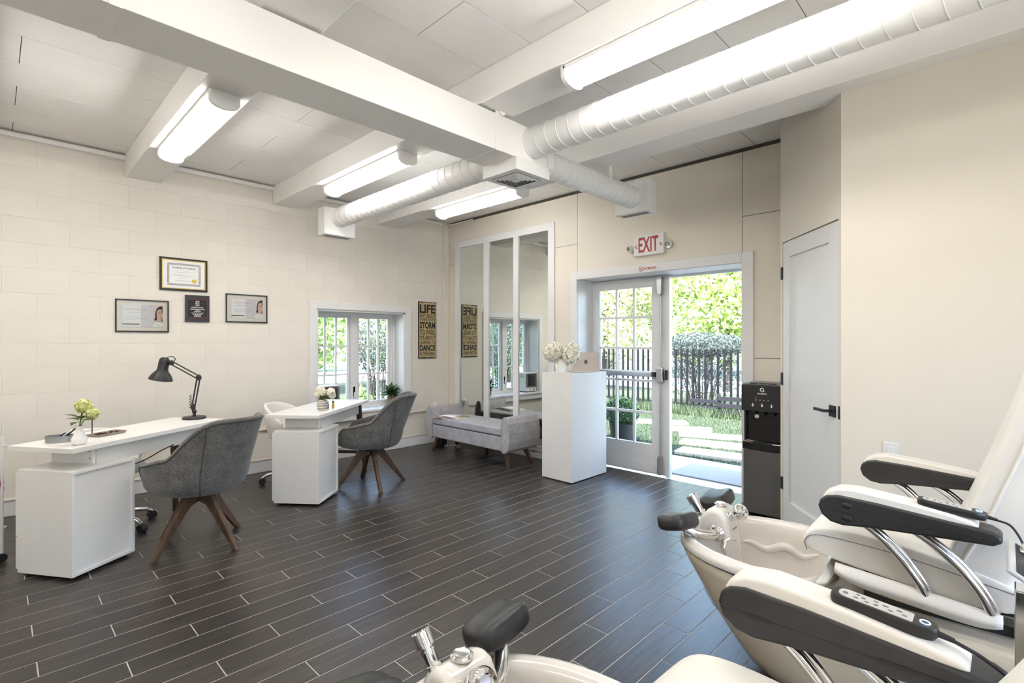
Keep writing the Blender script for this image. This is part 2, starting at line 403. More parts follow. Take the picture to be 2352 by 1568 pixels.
# ---- floor with wood-look tiles
floor = MB().box(XL, XR, YN, 4.83, -0.10, -0.0014).build('floor', 'grout'); struct(floor, 'dark wood-look plank tile floor with pale grout', 'floor')
PW, PL = 0.1393, 0.823
PH = {0: 0.414, 1: 0.962, 2: 0.690}
def tilemesh(w, l):
    g = 0.0022; c = 0.0010; h = 0.004
    x0, x1, y0, y1 = g, w - g, g, l - g
    return MB().add([(x0, y0, -h), (x1, y0, -h), (x1, y1, -h), (x0, y1, -h), (x0, y0, -c), (x1, y0, -c), (x1, y1, -c), (x0, y1, -c),
                     (x0 + c, y0 + c, 0), (x1 - c, y0 + c, 0), (x1 - c, y1 - c, 0), (x0 + c, y1 - c, 0)],
                    [(0, 1, 5, 4), (1, 2, 6, 5), (2, 3, 7, 6), (3, 0, 4, 7), (4, 5, 9, 8), (5, 6, 10, 9), (6, 7, 11, 10), (7, 4, 8, 11), (8, 9, 10, 11)])
full_tile = tilemesh(PW, PL).mesh('floor_tile'); full_tile.materials.append(M['tile'])
rest = MB(); ntile = 0
for k in range(-25, 37):
    xa = -2.342 + PW * k; xb = xa + PW; xa = max(xa, XL); xb = min(xb, XR)
    if xb - xa < 0.02: continue
    y = PH[k % 3] - PL * 8
    while y < 4.83:
        ya, yb = max(y, YN), min(y + PL, 4.83); y += PL
        if yb - ya < 0.02: continue
        if xb < 0.25 and yb > -0.05 and ntile < 296:
            if abs((xb - xa) - PW) < 1e-4 and abs((yb - ya) - PL) < 1e-4: me = full_tile
            else:
                me = tilemesh(xb - xa, yb - ya).mesh('floor_tile'); me.materials.append(M['tile'])
            ob('floor_tile', me, None, floor, loc=(xa, ya, 0)); ntile += 1
        else:
            t = tilemesh(xb - xa, yb - ya); rest.add([(p[0] + xa, p[1] + ya, p[2]) for p in t.v], t.f)
rest.build('floor_tile_field', 'tile', floor, kind='stuff')
# ---- left wall of painted blocks, with the window opening
WY0, WY1, WZ0, WZ1 = 2.64, 3.85, 0.545, 1.787
wl_ = MB()
wl_.box(-6.10, XL - 0.006, YN - 0.1, WY0, -0.1, 3.25).box(-6.10, XL - 0.006, WY1, 5.05, -0.1, 3.25)
wl_.box(-6.10, XL - 0.006, WY0, WY1, -0.1, WZ0).box(-6.10, XL - 0.006, WY0, WY1, WZ1, 3.25)
wall_left = wl_.build('wall_left', 'cream'); struct(wall_left, 'cream painted concrete block wall on the left with the window', 'wall')
def slabmesh(w, h, t, c=0.0018, g=0.0003):
    """panel in local yz, proud along +x"""
    y0, y1, z0, z1 = g, w - g, g, h - g
    return MB().add([(0, y0, z0), (0, y1, z0), (0, y1, z1), (0, y0, z1), (t - c * 0.5, y0, z0), (t - c * 0.5, y1, z0), (t - c * 0.5, y1, z1), (t - c * 0.5, y0, z1),
                     (t, y0 + c, z0 + c), (t, y1 - c, z0 + c), (t, y1 - c, z1 - c), (t, y0 + c, z1 - c)],
                    [(0, 1, 5, 4), (1, 2, 6, 5), (2, 3, 7, 6), (3, 0, 4, 7), (4, 5, 9, 8), (5, 6, 10, 9), (6, 7, 11, 10), (7, 4, 8, 11), (8, 9, 10, 11)])
BW, BH = 0.411, 0.2057
blk = slabmesh(BW, BH, 0.006).mesh('block'); blk.materials.append(M['cream'])
zc = 1.388 - BH * 7; row = 0
while zc < 3.09:
    za, zb = max(zc, 0.0), min(zc + BH, 3.09); y = (0.47 if row % 2 else 0.265) - BW * 3
    while y < YB:
        ya, yb = max(y, -0.75), min(y + BW, YB); y += BW
        if yb - ya < 0.03 or zb - za < 0.02: continue
        pieces = []
        if yb <= WY0 or ya >= WY1 or zb <= WZ0 or za >= WZ1: pieces = [(ya, yb, za, zb)]
        else:
            if ya < WY0 - 0.02: pieces.append((ya, WY0, za, zb))
            if yb > WY1 + 0.02: pieces.append((WY1, yb, za, zb))
            a2, b2 = max(ya, WY0), min(yb, WY1)
            if za < WZ0 - 0.02: pieces.append((a2, b2, za, WZ0))
            if zb > WZ1 + 0.02: pieces.append((a2, b2, WZ1, zb))
        for (a, b, c, d) in pieces:
            me = blk if abs(b - a - BW) < 1e-4 and abs(d - c - BH) < 1e-4 else None
            if me is None:
                me = slabmesh(b - a, d - c, 0.006).mesh('block'); me.materials.append(M['cream'])
            ob('block', me, None, wall_left, loc=(XL - 0.006 + rnd(-0.0010, 0.0004), a, c))
    zc += BH; row += 1
# ---- back wall with the door opening and painted panels
DX0, DX1, DZ1 = -3.447, -1.657, 2.097
wb_ = MB()
wb_.box(-6.1, DX0, YB + 0.006, 5.05, -0.1, 3.25).box(DX1, 2.7, YB + 0.006, 5.05, -0.1, 3.25).box(DX0, DX1, YB + 0.006, 5.05, DZ1, 3.25)
wall_back = wb_.build('wall_back', 'gap'); struct(wall_back, 'cream panelled back wall with the mirror and the exit door', 'wall')
def panel_back(x0, x1, z0, z1):
    me = slabmesh(x1 - x0, z1 - z0, 0.006, 0.001, 0.0022).mesh('wall_panel')
    ob('wall_panel', me, 'cream_smooth', wall_back, mtx=Matrix.Translation((x0, YB + 0.006, z0)) @ Matrix(((0, 1, 0, 0), (-1, 0, 0, 0), (0, 0, 1, 0), (0, 0, 0, 1))))
for a in ((XL, -3.452, 0.0, 2.50), (XL, -3.452, 2.50, 3.068), (-3.452, -1.655, DZ1, 3.068), (-1.655, -1.0, 2.50, 3.068), (-1.655, -1.0, 1.26, 2.50), (-1.655, -1.0, 0.0, 1.26)):
    panel_back(*a)
# ---- right wall, diagonal wall with the door, closing walls
AX, AY, BX, BY = -0.712, 3.58, -1.235, 4.215
e_ = Vector((BX - AX, BY - AY, 0)); DLEN = e_.length; e_.normalize(); n_ = Vector((-e_.y, e_.x, 0))
if n_.dot(Vector((0 - AX, 0 - AY, 0))) < 0: n_ = -n_
wr = MB().box(AX, XR, YR, YR + 0.12, 0, 3.10).build('wall_right', 'cream_smooth'); struct(wr, 'plain cream wall on the right behind the spa chairs', 'wall')
wd = MB()
def diag(d0, d1, z0, z1, t0, t1, mb):
    A = Vector((AX, AY, 0)); c = A + e_ * ((d0 + d1) / 2) + n_ * ((t0 + t1) / 2); c.z = (z0 + z1) / 2
    mb.obox(c, e_ * ((d1 - d0) / 2), n_ * ((t1 - t0) / 2), Vector((0, 0, (z1 - z0) / 2)))
diag(-0.0, DLEN, 2.152, 3.10, -0.12, 0.0, wd); diag(0.0, 0.028, 0, 2.152, -0.12, 0.0, wd); diag(DLEN - 0.028, DLEN, 0, 2.152, -0.12, 0.0, wd)
diag(DLEN - 0.10, DLEN, 0, 3.1, -0.12, -0.06, wd)
o = wd.build('wall_diagonal', 'cream_smooth'); struct(o, 'short cream angled wall above the white panel door', 'wall')
o = MB().box(-1.225, -1.13, 4.24, YB, 0, 3.1).build('wall_return', 'cream_smooth'); struct(o, 'short wall return beside the water dispenser', 'wall')
o = MB().box(-6.1, 2.7, YN - 0.12, YN, -0.1, 3.25).build('wall_rear', 'cream_smooth'); struct(o, 'cream wall behind the camera', 'wall')
o = MB().box(XR, XR + 0.12, YN, -1.6, -0.1, 3.25).box(XR, XR + 0.12, 2.6, 5.05, -0.1, 3.25).box(XR, XR + 0.12, -1.6, 2.6, -0.1, 0.5).box(XR, XR + 0.12, -1.6, 2.6, 2.4, 3.25).build('wall_far_right', 'cream_smooth'); struct(o, 'cream wall out of frame on the right', 'wall')
# ---- unseen window added right of the camera to brighten the ceiling
def fill_window(name, label, ax, a0, a1, c, n):
    f = MB(); w = 0.05
    def bx(p0, p1, z0, z1, t0, t1):
        if ax == 'x': f.box(p0, p1, c + t0, c + t1, z0, z1)
        else: f.box(c + t0, c + t1, p0, p1, z0, z1)
    bx(a0, a1, 0.50, 0.56, 0.02, 0.10); bx(a0, a1, 2.34, 2.40, 0.02, 0.10); st_ = (a1 - a0) / n
    for i in range(n + 1): bx(max(a0, a0 + i * st_ - w / 2), min(a1, a0 + i * st_ + w / 2), 0.56, 2.34, 0.02, 0.10)
    o = f.build(name, 'white'); struct(o, label, 'window')
    for i in range(n):
        f = MB(); bx(a0 + i * st_ + w / 2, a0 + (i + 1) * st_ - w / 2, 0.56, 2.34, 0.055, 0.060); f.build('pane', 'glass', o)
fill_window('added_window', 'unseen white window added on the right to brighten the ceiling', 'y', -1.6, 2.6, XR, 3)
# ---- ceiling of long planks
ceil = MB().box(-6.35, 2.9, -2.7, 5.30, ZC + 0.005, 3.40).build('ceiling', 'gap'); struct(ceil, 'white ceiling of wide precast planks', 'ceiling')
for k in range(-13, 13):
    xa = -1.145 + 0.397 * k; xb = xa + 0.397; kk = round((xa + 2.337) / 0.397); xa = max(xa, XL); xb = min(xb, XR)
    if xb - xa < 0.03: continue
    cuts = [1.65] if kk % 2 == 0 else [0.12, 3.2]
    ys = [YN] + cuts + [YB + 0.03]
    for a, b in zip(ys, ys[1:]):
        g = 0.002; m = MB().box(xa + g, xb - g, a + g, b - g, ZC, ZC + 0.006)
        m.build('ceiling_plank', 'ceil', ceil, bevel=0.0012, seg=1)
# ---- beams
for (y0, y1) in ((0.845, 1.125), (2.145, 2.43), (3.435, 3.712), (-0.45, -0.17), (-1.74, -1.46)):
    lab = {0.845: 'white ceiling beam nearest the camera, crossing above the duct trunk', 2.145: 'white ceiling beam carrying the longest visible ceiling light', 3.435: 'white ceiling beam nearest the mirror and exit wall', -0.45: 'white ceiling beam above the camera', -1.74: 'white ceiling beam behind the camera'}[y0]
    o = MB().box(XL + 0.001, XR, y0, y1, ZB, ZC).build('ceiling_beam', 'beam', bevel=0.006); struct(o, lab, 'beam')
# ---- ledge below the ceiling on the left wall
o = MB()
for a, b in ((-0.17, 0.845), (1.125, 2.145), (2.43, 3.435), (3.712, 4.44)): o.box(XL, XL + 0.045, a, b, 3.045, 3.082)
o = o.build('trim_1', 'beam', bevel=0.003); struct(o, 'grey ledge under the ceiling along the block wall', 'trim')
# ---- baseboards
o = MB().box(XL, XL + 0.016, -0.8, YB, 0, 0.115).build('baseboard_left', 'white', bevel=0.004); struct(o, 'white baseboard along the block wall', 'baseboard')
o = MB().box(XL, -3.53, YB - 0.018, YB, 0, 0.085).build('baseboard_back', 'white', bevel=0.004); struct(o, 'white baseboard under the mirror', 'baseboard')
o = MB().box(AX + 0.01, XR, YR - 0.016, YR, 0, 0.10).build('baseboard_right', 'white', bevel=0.004); struct(o, 'white baseboard along the right wall', 'baseboard')
# ---- window
win = MB()
win.box(XL, XL + 0.022, WY0 - 0.095, WY0, 0.53, WZ1 + 0.08).box(XL, XL + 0.022, WY1, WY1 + 0.083, 0.457, WZ1 + 0.08)
win.box(XL, XL + 0.022, WY0, WY1, WZ1, WZ1 + 0.08)
window = win.build('window_1', 'white', bevel=0.003); struct(window, 'white divided-light window in the block wall with a deep sill', 'window')
MB().box(XL - 0.005, XL + 0.045, WY0 - 0.095, WY1 + 0.083, WZ0 - 0.10, WZ0 - 0.008).build('window_apron', 'white', window, bevel=0.004)
MB().box(-6.02, XL + 0.06, WY0 - 0.0, WY1, WZ0 - 0.02, WZ0 + 0.008).build('window_sill', 'white', window, bevel=0.004)
lin_ = MB().box(-6.10, XL, WY0, WY0 + 0.02, WZ0, WZ1).box(-6.10, XL, WY1 - 0.02, WY1, WZ0, WZ1).box(-6.10, XL, WY0, WY1, WZ1 - 0.02, WZ1)
lin_.build('window_reveal', 'white', window)
jb = MB()
for y0, y1, x0, x1 in ((WY1 - 0.045, WY1 - 0.02, -6.06, -5.96), (WY1 - 0.07, WY1 - 0.045, -6.06, -5.985), (WY0 + 0.02, WY0 + 0.045, -6.06, -5.96)): jb.box(x0, x1, y0, y1, WZ0, WZ1 - 0.02)
jb.box(-6.06, -5.97, WY0, WY1, WZ1 - 0.05, WZ1 - 0.02).box(-6.06, -5.97, WY0, WY1, WZ0, WZ0 + 0.05)
jb.box(-6.06, -5.965, 3.19, 3.285, WZ0, WZ1 - 0.02)
jb.build('window_frame', 'white', window, bevel=0.003)
def sash(y0, y1):
    z0, z1 = WZ0 + 0.05, WZ1 - 0.05; s = 0.032; xa, xb = -6.035, -5.995
    f = MB().box(xa, xb, y0, y0 + s, z0, z1).box(xa, xb, y1 - s, y1, z0, z1).box(xa, xb, y0 + s, y1 - s, z1 - s, z1).box(xa, xb, y0 + s, y1 - s, z0, z0 + s)
    so = f.build('sash', 'white', window, bevel=0.002)
    ys = [y0 + s + (y1 - y0 - 2 * s) * i / 3 for i in range(4)]; zs = [z0 + s + (z1 - z0 - 2 * s) * i / 3 for i in range(4)]
    for i in (1, 2): MB().box(xa + 0.008, xb - 0.004, ys[i] - 0.010, ys[i] + 0.010, z0 + s, z1 - s).build('muntin', 'white', so)
    for i in (1, 2): MB().box(xa + 0.009, xb - 0.005, y0 + s, y1 - s, zs[i] - 0.010, zs[i] + 0.010).build('muntin', 'white', so)
    for i in range(3):
        for j in range(3): MB().box(-6.018, -6.014, ys[i], ys[i + 1], zs[j], zs[j + 1]).build('pane', 'glass', so)
sash(WY0 + 0.047, 3.188); sash(3.287, WY1 - 0.072)
MB().box(-5.99, -5.965, 3.222, 3.252, 0.70, 0.83).box(-5.965, -5.945, 3.232, 3.242, 0.70, 0.76).build('window_latch', 'white', window, bevel=0.002)
MB().box(-5.97, -5.90, 3.46, 3.60, WZ0 + 0.008, WZ0 + 0.028).build('window_crank', 'white', window, bevel=0.004)
# ---- conduit on the left wall
cv = MB().tube([(XL + 0.02, 4.49, 0.72), (XL + 0.02, 4.49, 2.98)] + [tuple(p) for p in bez((XL + 0.02, 4.49, 2.98), (XL + 0.02, 4.49, 3.05), (XL + 0.04, 4.52, 3.06), (XL + 0.12, 4.56, 3.06), 6)] + [(-5.2, 4.57, 3.065)], 0.011, 10)
co = cv.build('electrical_conduit', 'cream_smooth', smooth=60); tag(co, 'thin cream conduit running up the corner beside the lettered sign', 'pipe')
for z in (0.86, 1.72, 2.9): MB().cyl((XL + 0.02, 4.49, z - 0.02), (XL + 0.02, 4.49, z + 0.02), 0.015, n=10).build('coupling', 'cream_smooth', co, smooth=60)
ch = MB().tube([(XL + 0.015, 2.0, 0.455), (XL + 0.015, 4.2, 0.455)], 0.010, 8).tube([(XL + 0.02, -0.6, 0.135), (XL + 0.02, 4.5, 0.135)], 0.009, 8)
ch = ch.build('heating_pipe', 'cream_smooth', smooth=60); tag(ch, 'pair of thin cream pipes low along the block wall', 'pipe')
ow = MB().box(XL, XL + 0.05, 4.30, 4.38, 0.47, 0.56).build('wall_outlet_box', 'white', bevel=0.006); tag(ow, 'white surface outlet box on the block wall behind the bench', 'outlet')
MB().box(XL + 0.05, XL + 0.095, 4.315, 4.365, 0.50, 0.55).build('plug', 'white', ow, bevel=0.006)
# ---- mirror set in the back wall
mf = MB(); yf0, yf1 = YB - 0.022, YB
mf.box(-5.59, -5.485, yf0, yf1, 0.085, 2.805).box(-3.865, -3.775, yf0, yf1, 0.085, 2.805).box(-5.485, -3.865, yf0, yf1, 2.715, 2.805).box(-5.485, -3.865, yf0, yf1, 0.085, 0.15)
mfo = mf.build('wall_mirror', 'white', bevel=0.003); tag(mfo, 'tall wall mirror in three panels with white frame behind the bench', 'mirror')
for a, b in ((-4.990, -4.892), (-4.440, -4.352)): MB().box(a, b, YB - 0.020, YB, 0.15, 2.715).build('mullion', 'white', mfo, bevel=0.003)
for a, b in ((-5.485, -4.990), (-4.892, -4.440), (-4.352, -3.865)): MB().box(a, b, YB - 0.006, YB - 0.001, 0.15, 2.715).build('mirror_pane', 'mirror', mfo)
# ---- exit door: casing, lining, fixed leaf, second leaf swung outside
dc = MB()
dc.box(DX0 - 0.087, DX0, YB - 0.022, YB + 0.006, 0, DZ1 + 0.087).box(DX1, DX1 + 0.098, YB - 0.022, YB + 0.006, 0, DZ1 + 0.087).box(DX0, DX1, YB - 0.022, YB + 0.006, DZ1, DZ1 + 0.087)
door1 = dc.build('door_1', 'white', bevel=0.003); struct(door1, 'white exit double doorway with glazed left leaf shut and right leaf open', 'door')
MB().box(DX0 - 0.004, DX0 + 0.004, YB, 5.05, 0, DZ1).box(DX1 - 0.004, DX1 + 0.004, YB, 5.05, 0, DZ1).box(DX0, DX1, YB, 5.05, DZ1 - 0.004, DZ1 + 0.004).build('door_lining', 'white', door1)
MB().box(DX0, DX1, 4.83, 5.06, -0.06, -0.012).build('threshold', 'alum', door1, bevel=0.004)
MB().box(DX0 + 0.004, DX0 + 0.03, 4.925, 4.96, 0, DZ1).box(DX0, DX1, 4.925, 4.96, DZ1 - 0.03, DZ1).build('door_stop', 'white', door1)
LW = 0.925
def leaf_parts(par, full=True):
    """leaf in local coords: hinge edge at x=0, spans +x, inner face at y=0 (faces -y)"""
    z0, z1 = 0.012, 2.082; gx0, gx1, gz0, gz1 = 0.10, 0.76, 0.315, 1.985; t = 0.045
    MB().box(0, gx0, 0, t, z0, z1).box(gx1, LW, 0, t, z0, z1).box(gx0, gx1, 0, t, gz1, z1).box(gx0, gx1, 0, t, z0, gz0).build('door_leaf', 'doorwhite', par, bevel=0.002)
    MB().box(0.01, LW - 0.01, -0.006, 0, 0.02, 0.115).build('kick_strip', 'doorwhite', par, bevel=0.002)
    zs = [gz0, 0.645, 0.985, 1.333, 1.668, gz1]; xs = [gx0 + (gx1 - gx0) * i / 3 for i in range(4)]
    for i in (1, 2): MB().box(xs[i] - 0.011, xs[i] + 0.011, 0.006, t - 0.006, gz0, gz1).build('muntin', 'doorwhite', par)
    for z in zs[1:-1]: MB().box(gx0, gx1, 0.005, t - 0.005, z - 0.012, z + 0.012).build('muntin', 'doorwhite', par)
    for i in range(3):
        for j in range(5): MB().box(xs[i], xs[i + 1], 0.020, 0.024, zs[j], zs[j + 1]).build('pane', 'glass', par)
    if full:
        pb = MB().box(0.05, 0.83, -0.042, -0.004, 1.030, 1.092).build('panic_bar', 'alum', par, bevel=0.006)
        MB().box(0.25, 0.79, -0.062, -0.042, 1.040, 1.082).build('push_pad', 'alum', pb, bevel=0.006)
        MB().box(0.79, 0.83, -0.064, -0.038, 1.035, 1.087).build('end_cap', 'black', pb, bevel=0.004)
        MB().box(0.832, 0.905, -0.055, 0, 0.985, 1.135).build('latch_case', 'alum', par, bevel=0.008)
        MB().box(LW - 0.004, LW + 0.022, -0.03, 0.02, 1.01, 1.11).build('latch_bolt', 'black', par, bevel=0.004)
        MB().cyl((0.868, -0.022, 0.13), (0.868, -0.022, 2.0), 0.008, n=10).build('latch_rod', 'alum', par, smooth=60)
        for z in (0.68, 1.50): MB().cyl((0.868, -0.022, z - 0.015), (0.868, -0.022, z + 0.015), 0.014, n=10).build('rod_guide', 'alum', par, smooth=60)
        MB().prism(rounded([(0.838, 2.078), (0.895, 2.078), (0.888, 1.90), (0.868, 1.885), (0.846, 1.92)], 0.008), fr((0, 0, 0), (1, 0, 0), (0, 0, 1)), 0.0, 0.05).build('top_latch', 'alum', par)
        MB().prism(rounded([(0.842, 0.02), (0.894, 0.02), (0.888, 0.19), (0.876, 0.215), (0.858, 0.215), (0.846, 0.19)], 0.008), fr((0, 0, 0), (1, 0, 0), (0, 0, 1)), 0.0, 0.045).build('bottom_latch', 'alum', par)
lf = thing('exit_door_leaf', 'shut white glazed door leaf with steel push bar', 'door', (DX0 + 0.006, 4.872, 0)); leaf_parts(lf)
lf2 = thing('exit_door_leaf', 'open white glazed door leaf swung outside the exit', 'door', (DX1 + 0.01, 5.12, -0.02), R_(80)); leaf_parts(lf2, True)
MB().box(-2.522, -2.478, 4.865, 4.925, 0.0, 2.08).build('meeting_stile', 'doorwhite', lf, bevel=0.003, mtx=Matrix.Translation((-(DX0 + 0.006), -4.872, 0)))
# ---- white panel door in the diagonal wall
d2 = thing('door_2', 'white single-panel door with black lever in the angled wall', 'door', (AX, AY, 0)); d2['kind'] = 'structure'
def dl(mb, d0, d1, z0, z1, t0, t1):
    c = e_ * ((d0 + d1) / 2) + n_ * ((t0 + t1) / 2); c.z = (z0 + z1) / 2
    return mb.obox(c, e_ * ((d1 - d0) / 2), n_ * ((t1 - t0) / 2), Vector((0, 0, (z1 - z0) / 2)))
q0, q1 = 0.032, DLEN - 0.032
sm = MB(); dl(sm, q0, q0 + 0.115, 0.01, 2.145, -0.045, -0.004); dl(sm, q1 - 0.105, q1, 0.01, 2.145, -0.045, -0.004)
dl(sm, q0 + 0.115, q1 - 0.105, 2.03, 2.145, -0.045, -0.004); dl(sm, q0 + 0.115, q1 - 0.105, 0.01, 0.215, -0.045, -0.004)
sm.build('door_frame', 'doorwhite', d2, bevel=0.004)
sm = MB(); dl(sm, q0 + 0.115, q1 - 0.105, 0.215, 2.03, -0.04, -0.018); sm.build('door_panel', 'doorwhite', d2)
for z in (1.92, 1.12, 0.33):
    sm = MB(); dl(sm, q1 - 0.004, q1 + 0.024, z - 0.047, z + 0.047, -0.02, 0.004); sm.build('hinge', 'blackmatte', d2, bevel=0.002)
sm = MB(); dl(sm, q0 + 0.03, q0 + 0.098, 0.935, 1.005, -0.004, 0.006); hr = sm.build('handle_rose', 'blackmatte', d2, bevel=0.002)
sm = MB(); dl(sm, q0 + 0.055, q0 + 0.073, 0.962, 0.980, 0.0, 0.05); dl(sm, q0 + 0.055, q0 + 0.185, 0.962, 0.980, 0.042, 0.058); sm.build('lever', 'blackmatte', hr, bevel=0.003)
sm = MB(); dl(sm, 0.012, 0.03, 0.93, 1.01, -0.01, 0.003); sm.build('strike_plate', 'blackmatte', d2)
# ---- light switch on the right wall
sw = MB().box(-0.507, -0.434, YR - 0.006, YR, 0.712, 0.828).build('light_switch', 'white', bevel=0.003); tag(sw, 'white rocker light switch on the plain right wall', 'switch')
MB().box(-0.488, -0.453, YR - 0.012, YR - 0.005, 0.737, 0.803).build('rocker', 'white', sw, bevel=0.002)
# ================================================================ CEILING LIGHTS AND AIR DUCTS
def ceiling_light(x0, x1, yc, label):
    t = thing('ceiling_light', label, 'light', ((x0 + x1) / 2, yc, ZB), 0, 'long fluorescent lights under the ceiling beams')
    h = (x1 - x0) / 2; w = 0.080
    MB().box(-h + 0.02, h - 0.02, -0.086, 0.086, -0.022, 0.0).build('housing', 'duct', t, bevel=0.003)
    lw = w * 0.93; prof = [(-lw, -0.022), (-lw, -0.054), (-lw * 0.88, -0.070), (-lw * 0.56, -0.081), (0, -0.086), (lw * 0.56, -0.081), (lw * 0.88, -0.070), (lw, -0.054), (lw, -0.022)]
    MB().loft([[(-h + 0.03, a, b) for a, b in prof], [(h - 0.03, a, b) for a, b in prof]], True, True).build('lens', 'lens', t, smooth=60)
    cp = [(-w - 0.006, 0.0), (-w - 0.006, -0.058), (-w * 0.90, -0.077), (-w * 0.57, -0.090), (0, -0.096), (w * 0.57, -0.090), (w * 0.90, -0.077), (w + 0.006, -0.058), (w + 0.006, 0.0)]
    for s_ in (-1, 1):
        a, b = s_ * (h - 0.032), s_ * h
        e = MB().loft([[(a, p, q) for p, q in cp], [(a + (b - a) * 0.7, p, q) for p, q in cp], [(b, p * 0.9, q * 0.86) for p, q in cp]], True, True).build('end_cap', 'duct', t, smooth=40)
        MB().cyl((b - s_ * 0.002, 0.0, -0.036), (b + s_ * 0.004, 0, -0.036), 0.006, n=10).build('cap_screw', 'duct', e, smooth=60)
    for i in range(10):
        x = -h + 0.1 + i * (2 * h - 0.2) / 9; MB().box(x - 0.025, x + 0.025, -0.0875, -0.086, -0.016, -0.008).build('vent_slot', 'duct', t)
    return t
ceiling_light(-4.715, -3.365, 0.985, 'lit fluorescent light on the beam above the first desk and certificates')
ceiling_light(-4.70, -3.385, 2.31, 'lit fluorescent light just left of the slim left air duct')
ceiling_light(-4.655, -3.345, 3.60, 'lit fluorescent light nearest the corner, above the mirror')
ceiling_light(-1.745, -0.40, 2.25, 'large lit fluorescent light at the top of the picture beside the thick duct')
ceiling_light(-1.745, -0.40, 0.985, 'added fluorescent fill light on the beam overhead out of frame')  # from here down: out-of-frame lights added to brighten room and ceiling
ceiling_light(-4.70, -3.385, -0.31, 'added unseen fluorescent fill light on the beam left of the camera')
ceiling_light(-1.745, -0.40, -1.60, 'added unseen fluorescent fill light on the beam behind the camera')
ceiling_light(0.6, 1.95, -0.31, 'added unseen fluorescent fill light on the beam right of the camera')
ceiling_light(-4.70, -3.385, -1.60, 'added fluorescent fill light in the rear left corner out of frame')
# ---- rectangular trunk and plenum
tr = thing('duct_trunk', 'square white duct trunk crossing the ceiling to the centre vent', 'duct', (0, 0, 0))
MB().box(-2.665, -2.37, YN, 2.86, 2.65, 2.885).build('trunk_casing', 'beam', tr, bevel=0.003)
for y in (0.325, 2.30):
    MB().box(-2.667, -2.368, y - 0.022, y + 0.022, 2.646, 2.66).box(-2.371, -2.366, y - 0.022, y + 0.022, 2.646, 2.90).box(-2.669, -2.664, y - 0.022, y + 0.022, 2.646, 2.90).build('strap', 'beam', tr, bevel=0.001)
MB().cyl((-2.366, 2.33, 2.905), (-2.352, 2.33, 2.905), 0.026, n=16).build('hanger_clip', 'beam', tr, smooth=40)
MB().box(-2.672, -2.363, 2.80, 2.865, 2.655, 2.88).build('end_collar', 'beam', tr, bevel=0.002)
pl = thing('centre_vent', 'square white ceiling diffuser box with louvred grille where the ducts meet', 'vent', (-2.515, 2.625, 2.565))
MB().box(-0.165, 0.165, -0.170, 0.175, 0.002, 0.085).build('plenum', 'duct', pl, bevel=0.002)
MB().box(-0.168, 0.168, -0.173, 0.178, -0.004, 0.002).build('face_plate', 'duct', pl, bevel=0.001)
MB().box(-0.122, 0.122, -0.122, 0.122, -0.0052, -0.0045).build('grille_recess', 'blackmatte', pl)
for i, r in enumerate((0.118, 0.096, 0.074, 0.052)):
    b = MB(); r2 = r - 0.0125
    b.loft([[(-r, -r, -0.007), (r, -r, -0.007), (r, r, -0.007), (-r, r, -0.007)], [(-r2, -r2, -0.014), (r2, -r2, -0.014), (r2, r2, -0.014), (-r2, r2, -0.014)], [(-r2, -r2, -0.012), (r2, -r2, -0.012), (r2, r2, -0.012), (-r2, r2, -0.012)], [(-r, -r, -0.005), (r, -r, -0.005), (r, r, -0.005), (-r, r, -0.005)]])
    b.build('louvre', 'duct', pl)
MB().box(-0.028, 0.028, -0.028, 0.028, -0.013, -0.006).build('centre_plate', 'duct', pl)
# ---- round spiral ducts
def spiral_duct(name, label, p0, p1, r, pitch=0.095):
    t = thing(name, label, 'duct', p0); d = Vector(p1) - Vector(p0); L = d.length; d.normalize()
    MB().cyl((0, 0, 0), d * L, r, n=40).build('duct_pipe', 'duct', t, smooth=50)
    a = d.cross(Vector((0, 0, 1))).normalized(); b = d.cross(a); n = int(L / pitch * 28); pts = []
    for i in range(n + 1):
        s_ = i / 28 * pitch; w = 2 * PI * i / 28; pts.append(d * min(s_, L) + a * math.cos(w) * (r + 0.0008) + b * math.sin(w) * (r + 0.0008))
    MB().tube(pts, 0.0028, 5).build('spiral_seam', 'duct', t, smooth=80)
    for s_ in (0.008, L - 0.008): MB().cyl(d * (s_ - 0.008), d * (s_ + 0.008), r + 0.004, n=40).build('collar', 'duct', t, smooth=40)
    return t
spiral_duct('air_duct', 'thick white spiral duct running to the upper right past the large light', (-2.37, 2.645, 2.787), (XR, 2.645, 2.787), 0.104)
spiral_duct('air_duct', 'white spiral duct running left from the centre vent to the block wall', (-2.68, 2.62, 2.735), (-5.136, 2.62, 2.735), 0.103)
du = spiral_duct('air_duct', 'short white spiral duct running from the centre vent toward the exit wall', (-2.52, 2.865, 2.755), (-2.52, 4.196, 2.755), 0.098)
hg = MB().box(-0.006, 0.006, 0.82, 0.845, 0.0, 0.345).build('hanger_strap', 'duct', du, mtx=Matrix.Translation((0.099, 0, 0)))
def vent_box(label, loc, rz):
    """outlet box, mouth of the duct enters the -y face, slots underneath"""
    t = thing('vent_box', label, 'vent', loc, rz)
    w, d, z0, z1 = 0.175, 0.15, -0.165, 0.125
    MB().box(-w, w, 0, d, z0, z1).build('box_casing', 'duct', t, bevel=0.003)
    MB().box(-w * 0.82, w * 0.82, 0.025, d - 0.025, z0 - 0.004, z0).build('grille_plate', 'duct', t, bevel=0.001)
    for i in range(17):
        x = -w * 0.74 + i * w * 1.48 / 16; MB().box(x - 0.0042, x + 0.0042, 0.04, d - 0.04, z0 - 0.0052, z0 - 0.0038).build('slot', 'blackmatte', t)
    return t
vent_box('white box vent at the end of the left duct by the block wall', (-5.13, 2.62, 2.705), R_(90))
vent_box('white box vent at the end of the short duct above the exit sign', (-2.52, 4.19, 2.775), 0)
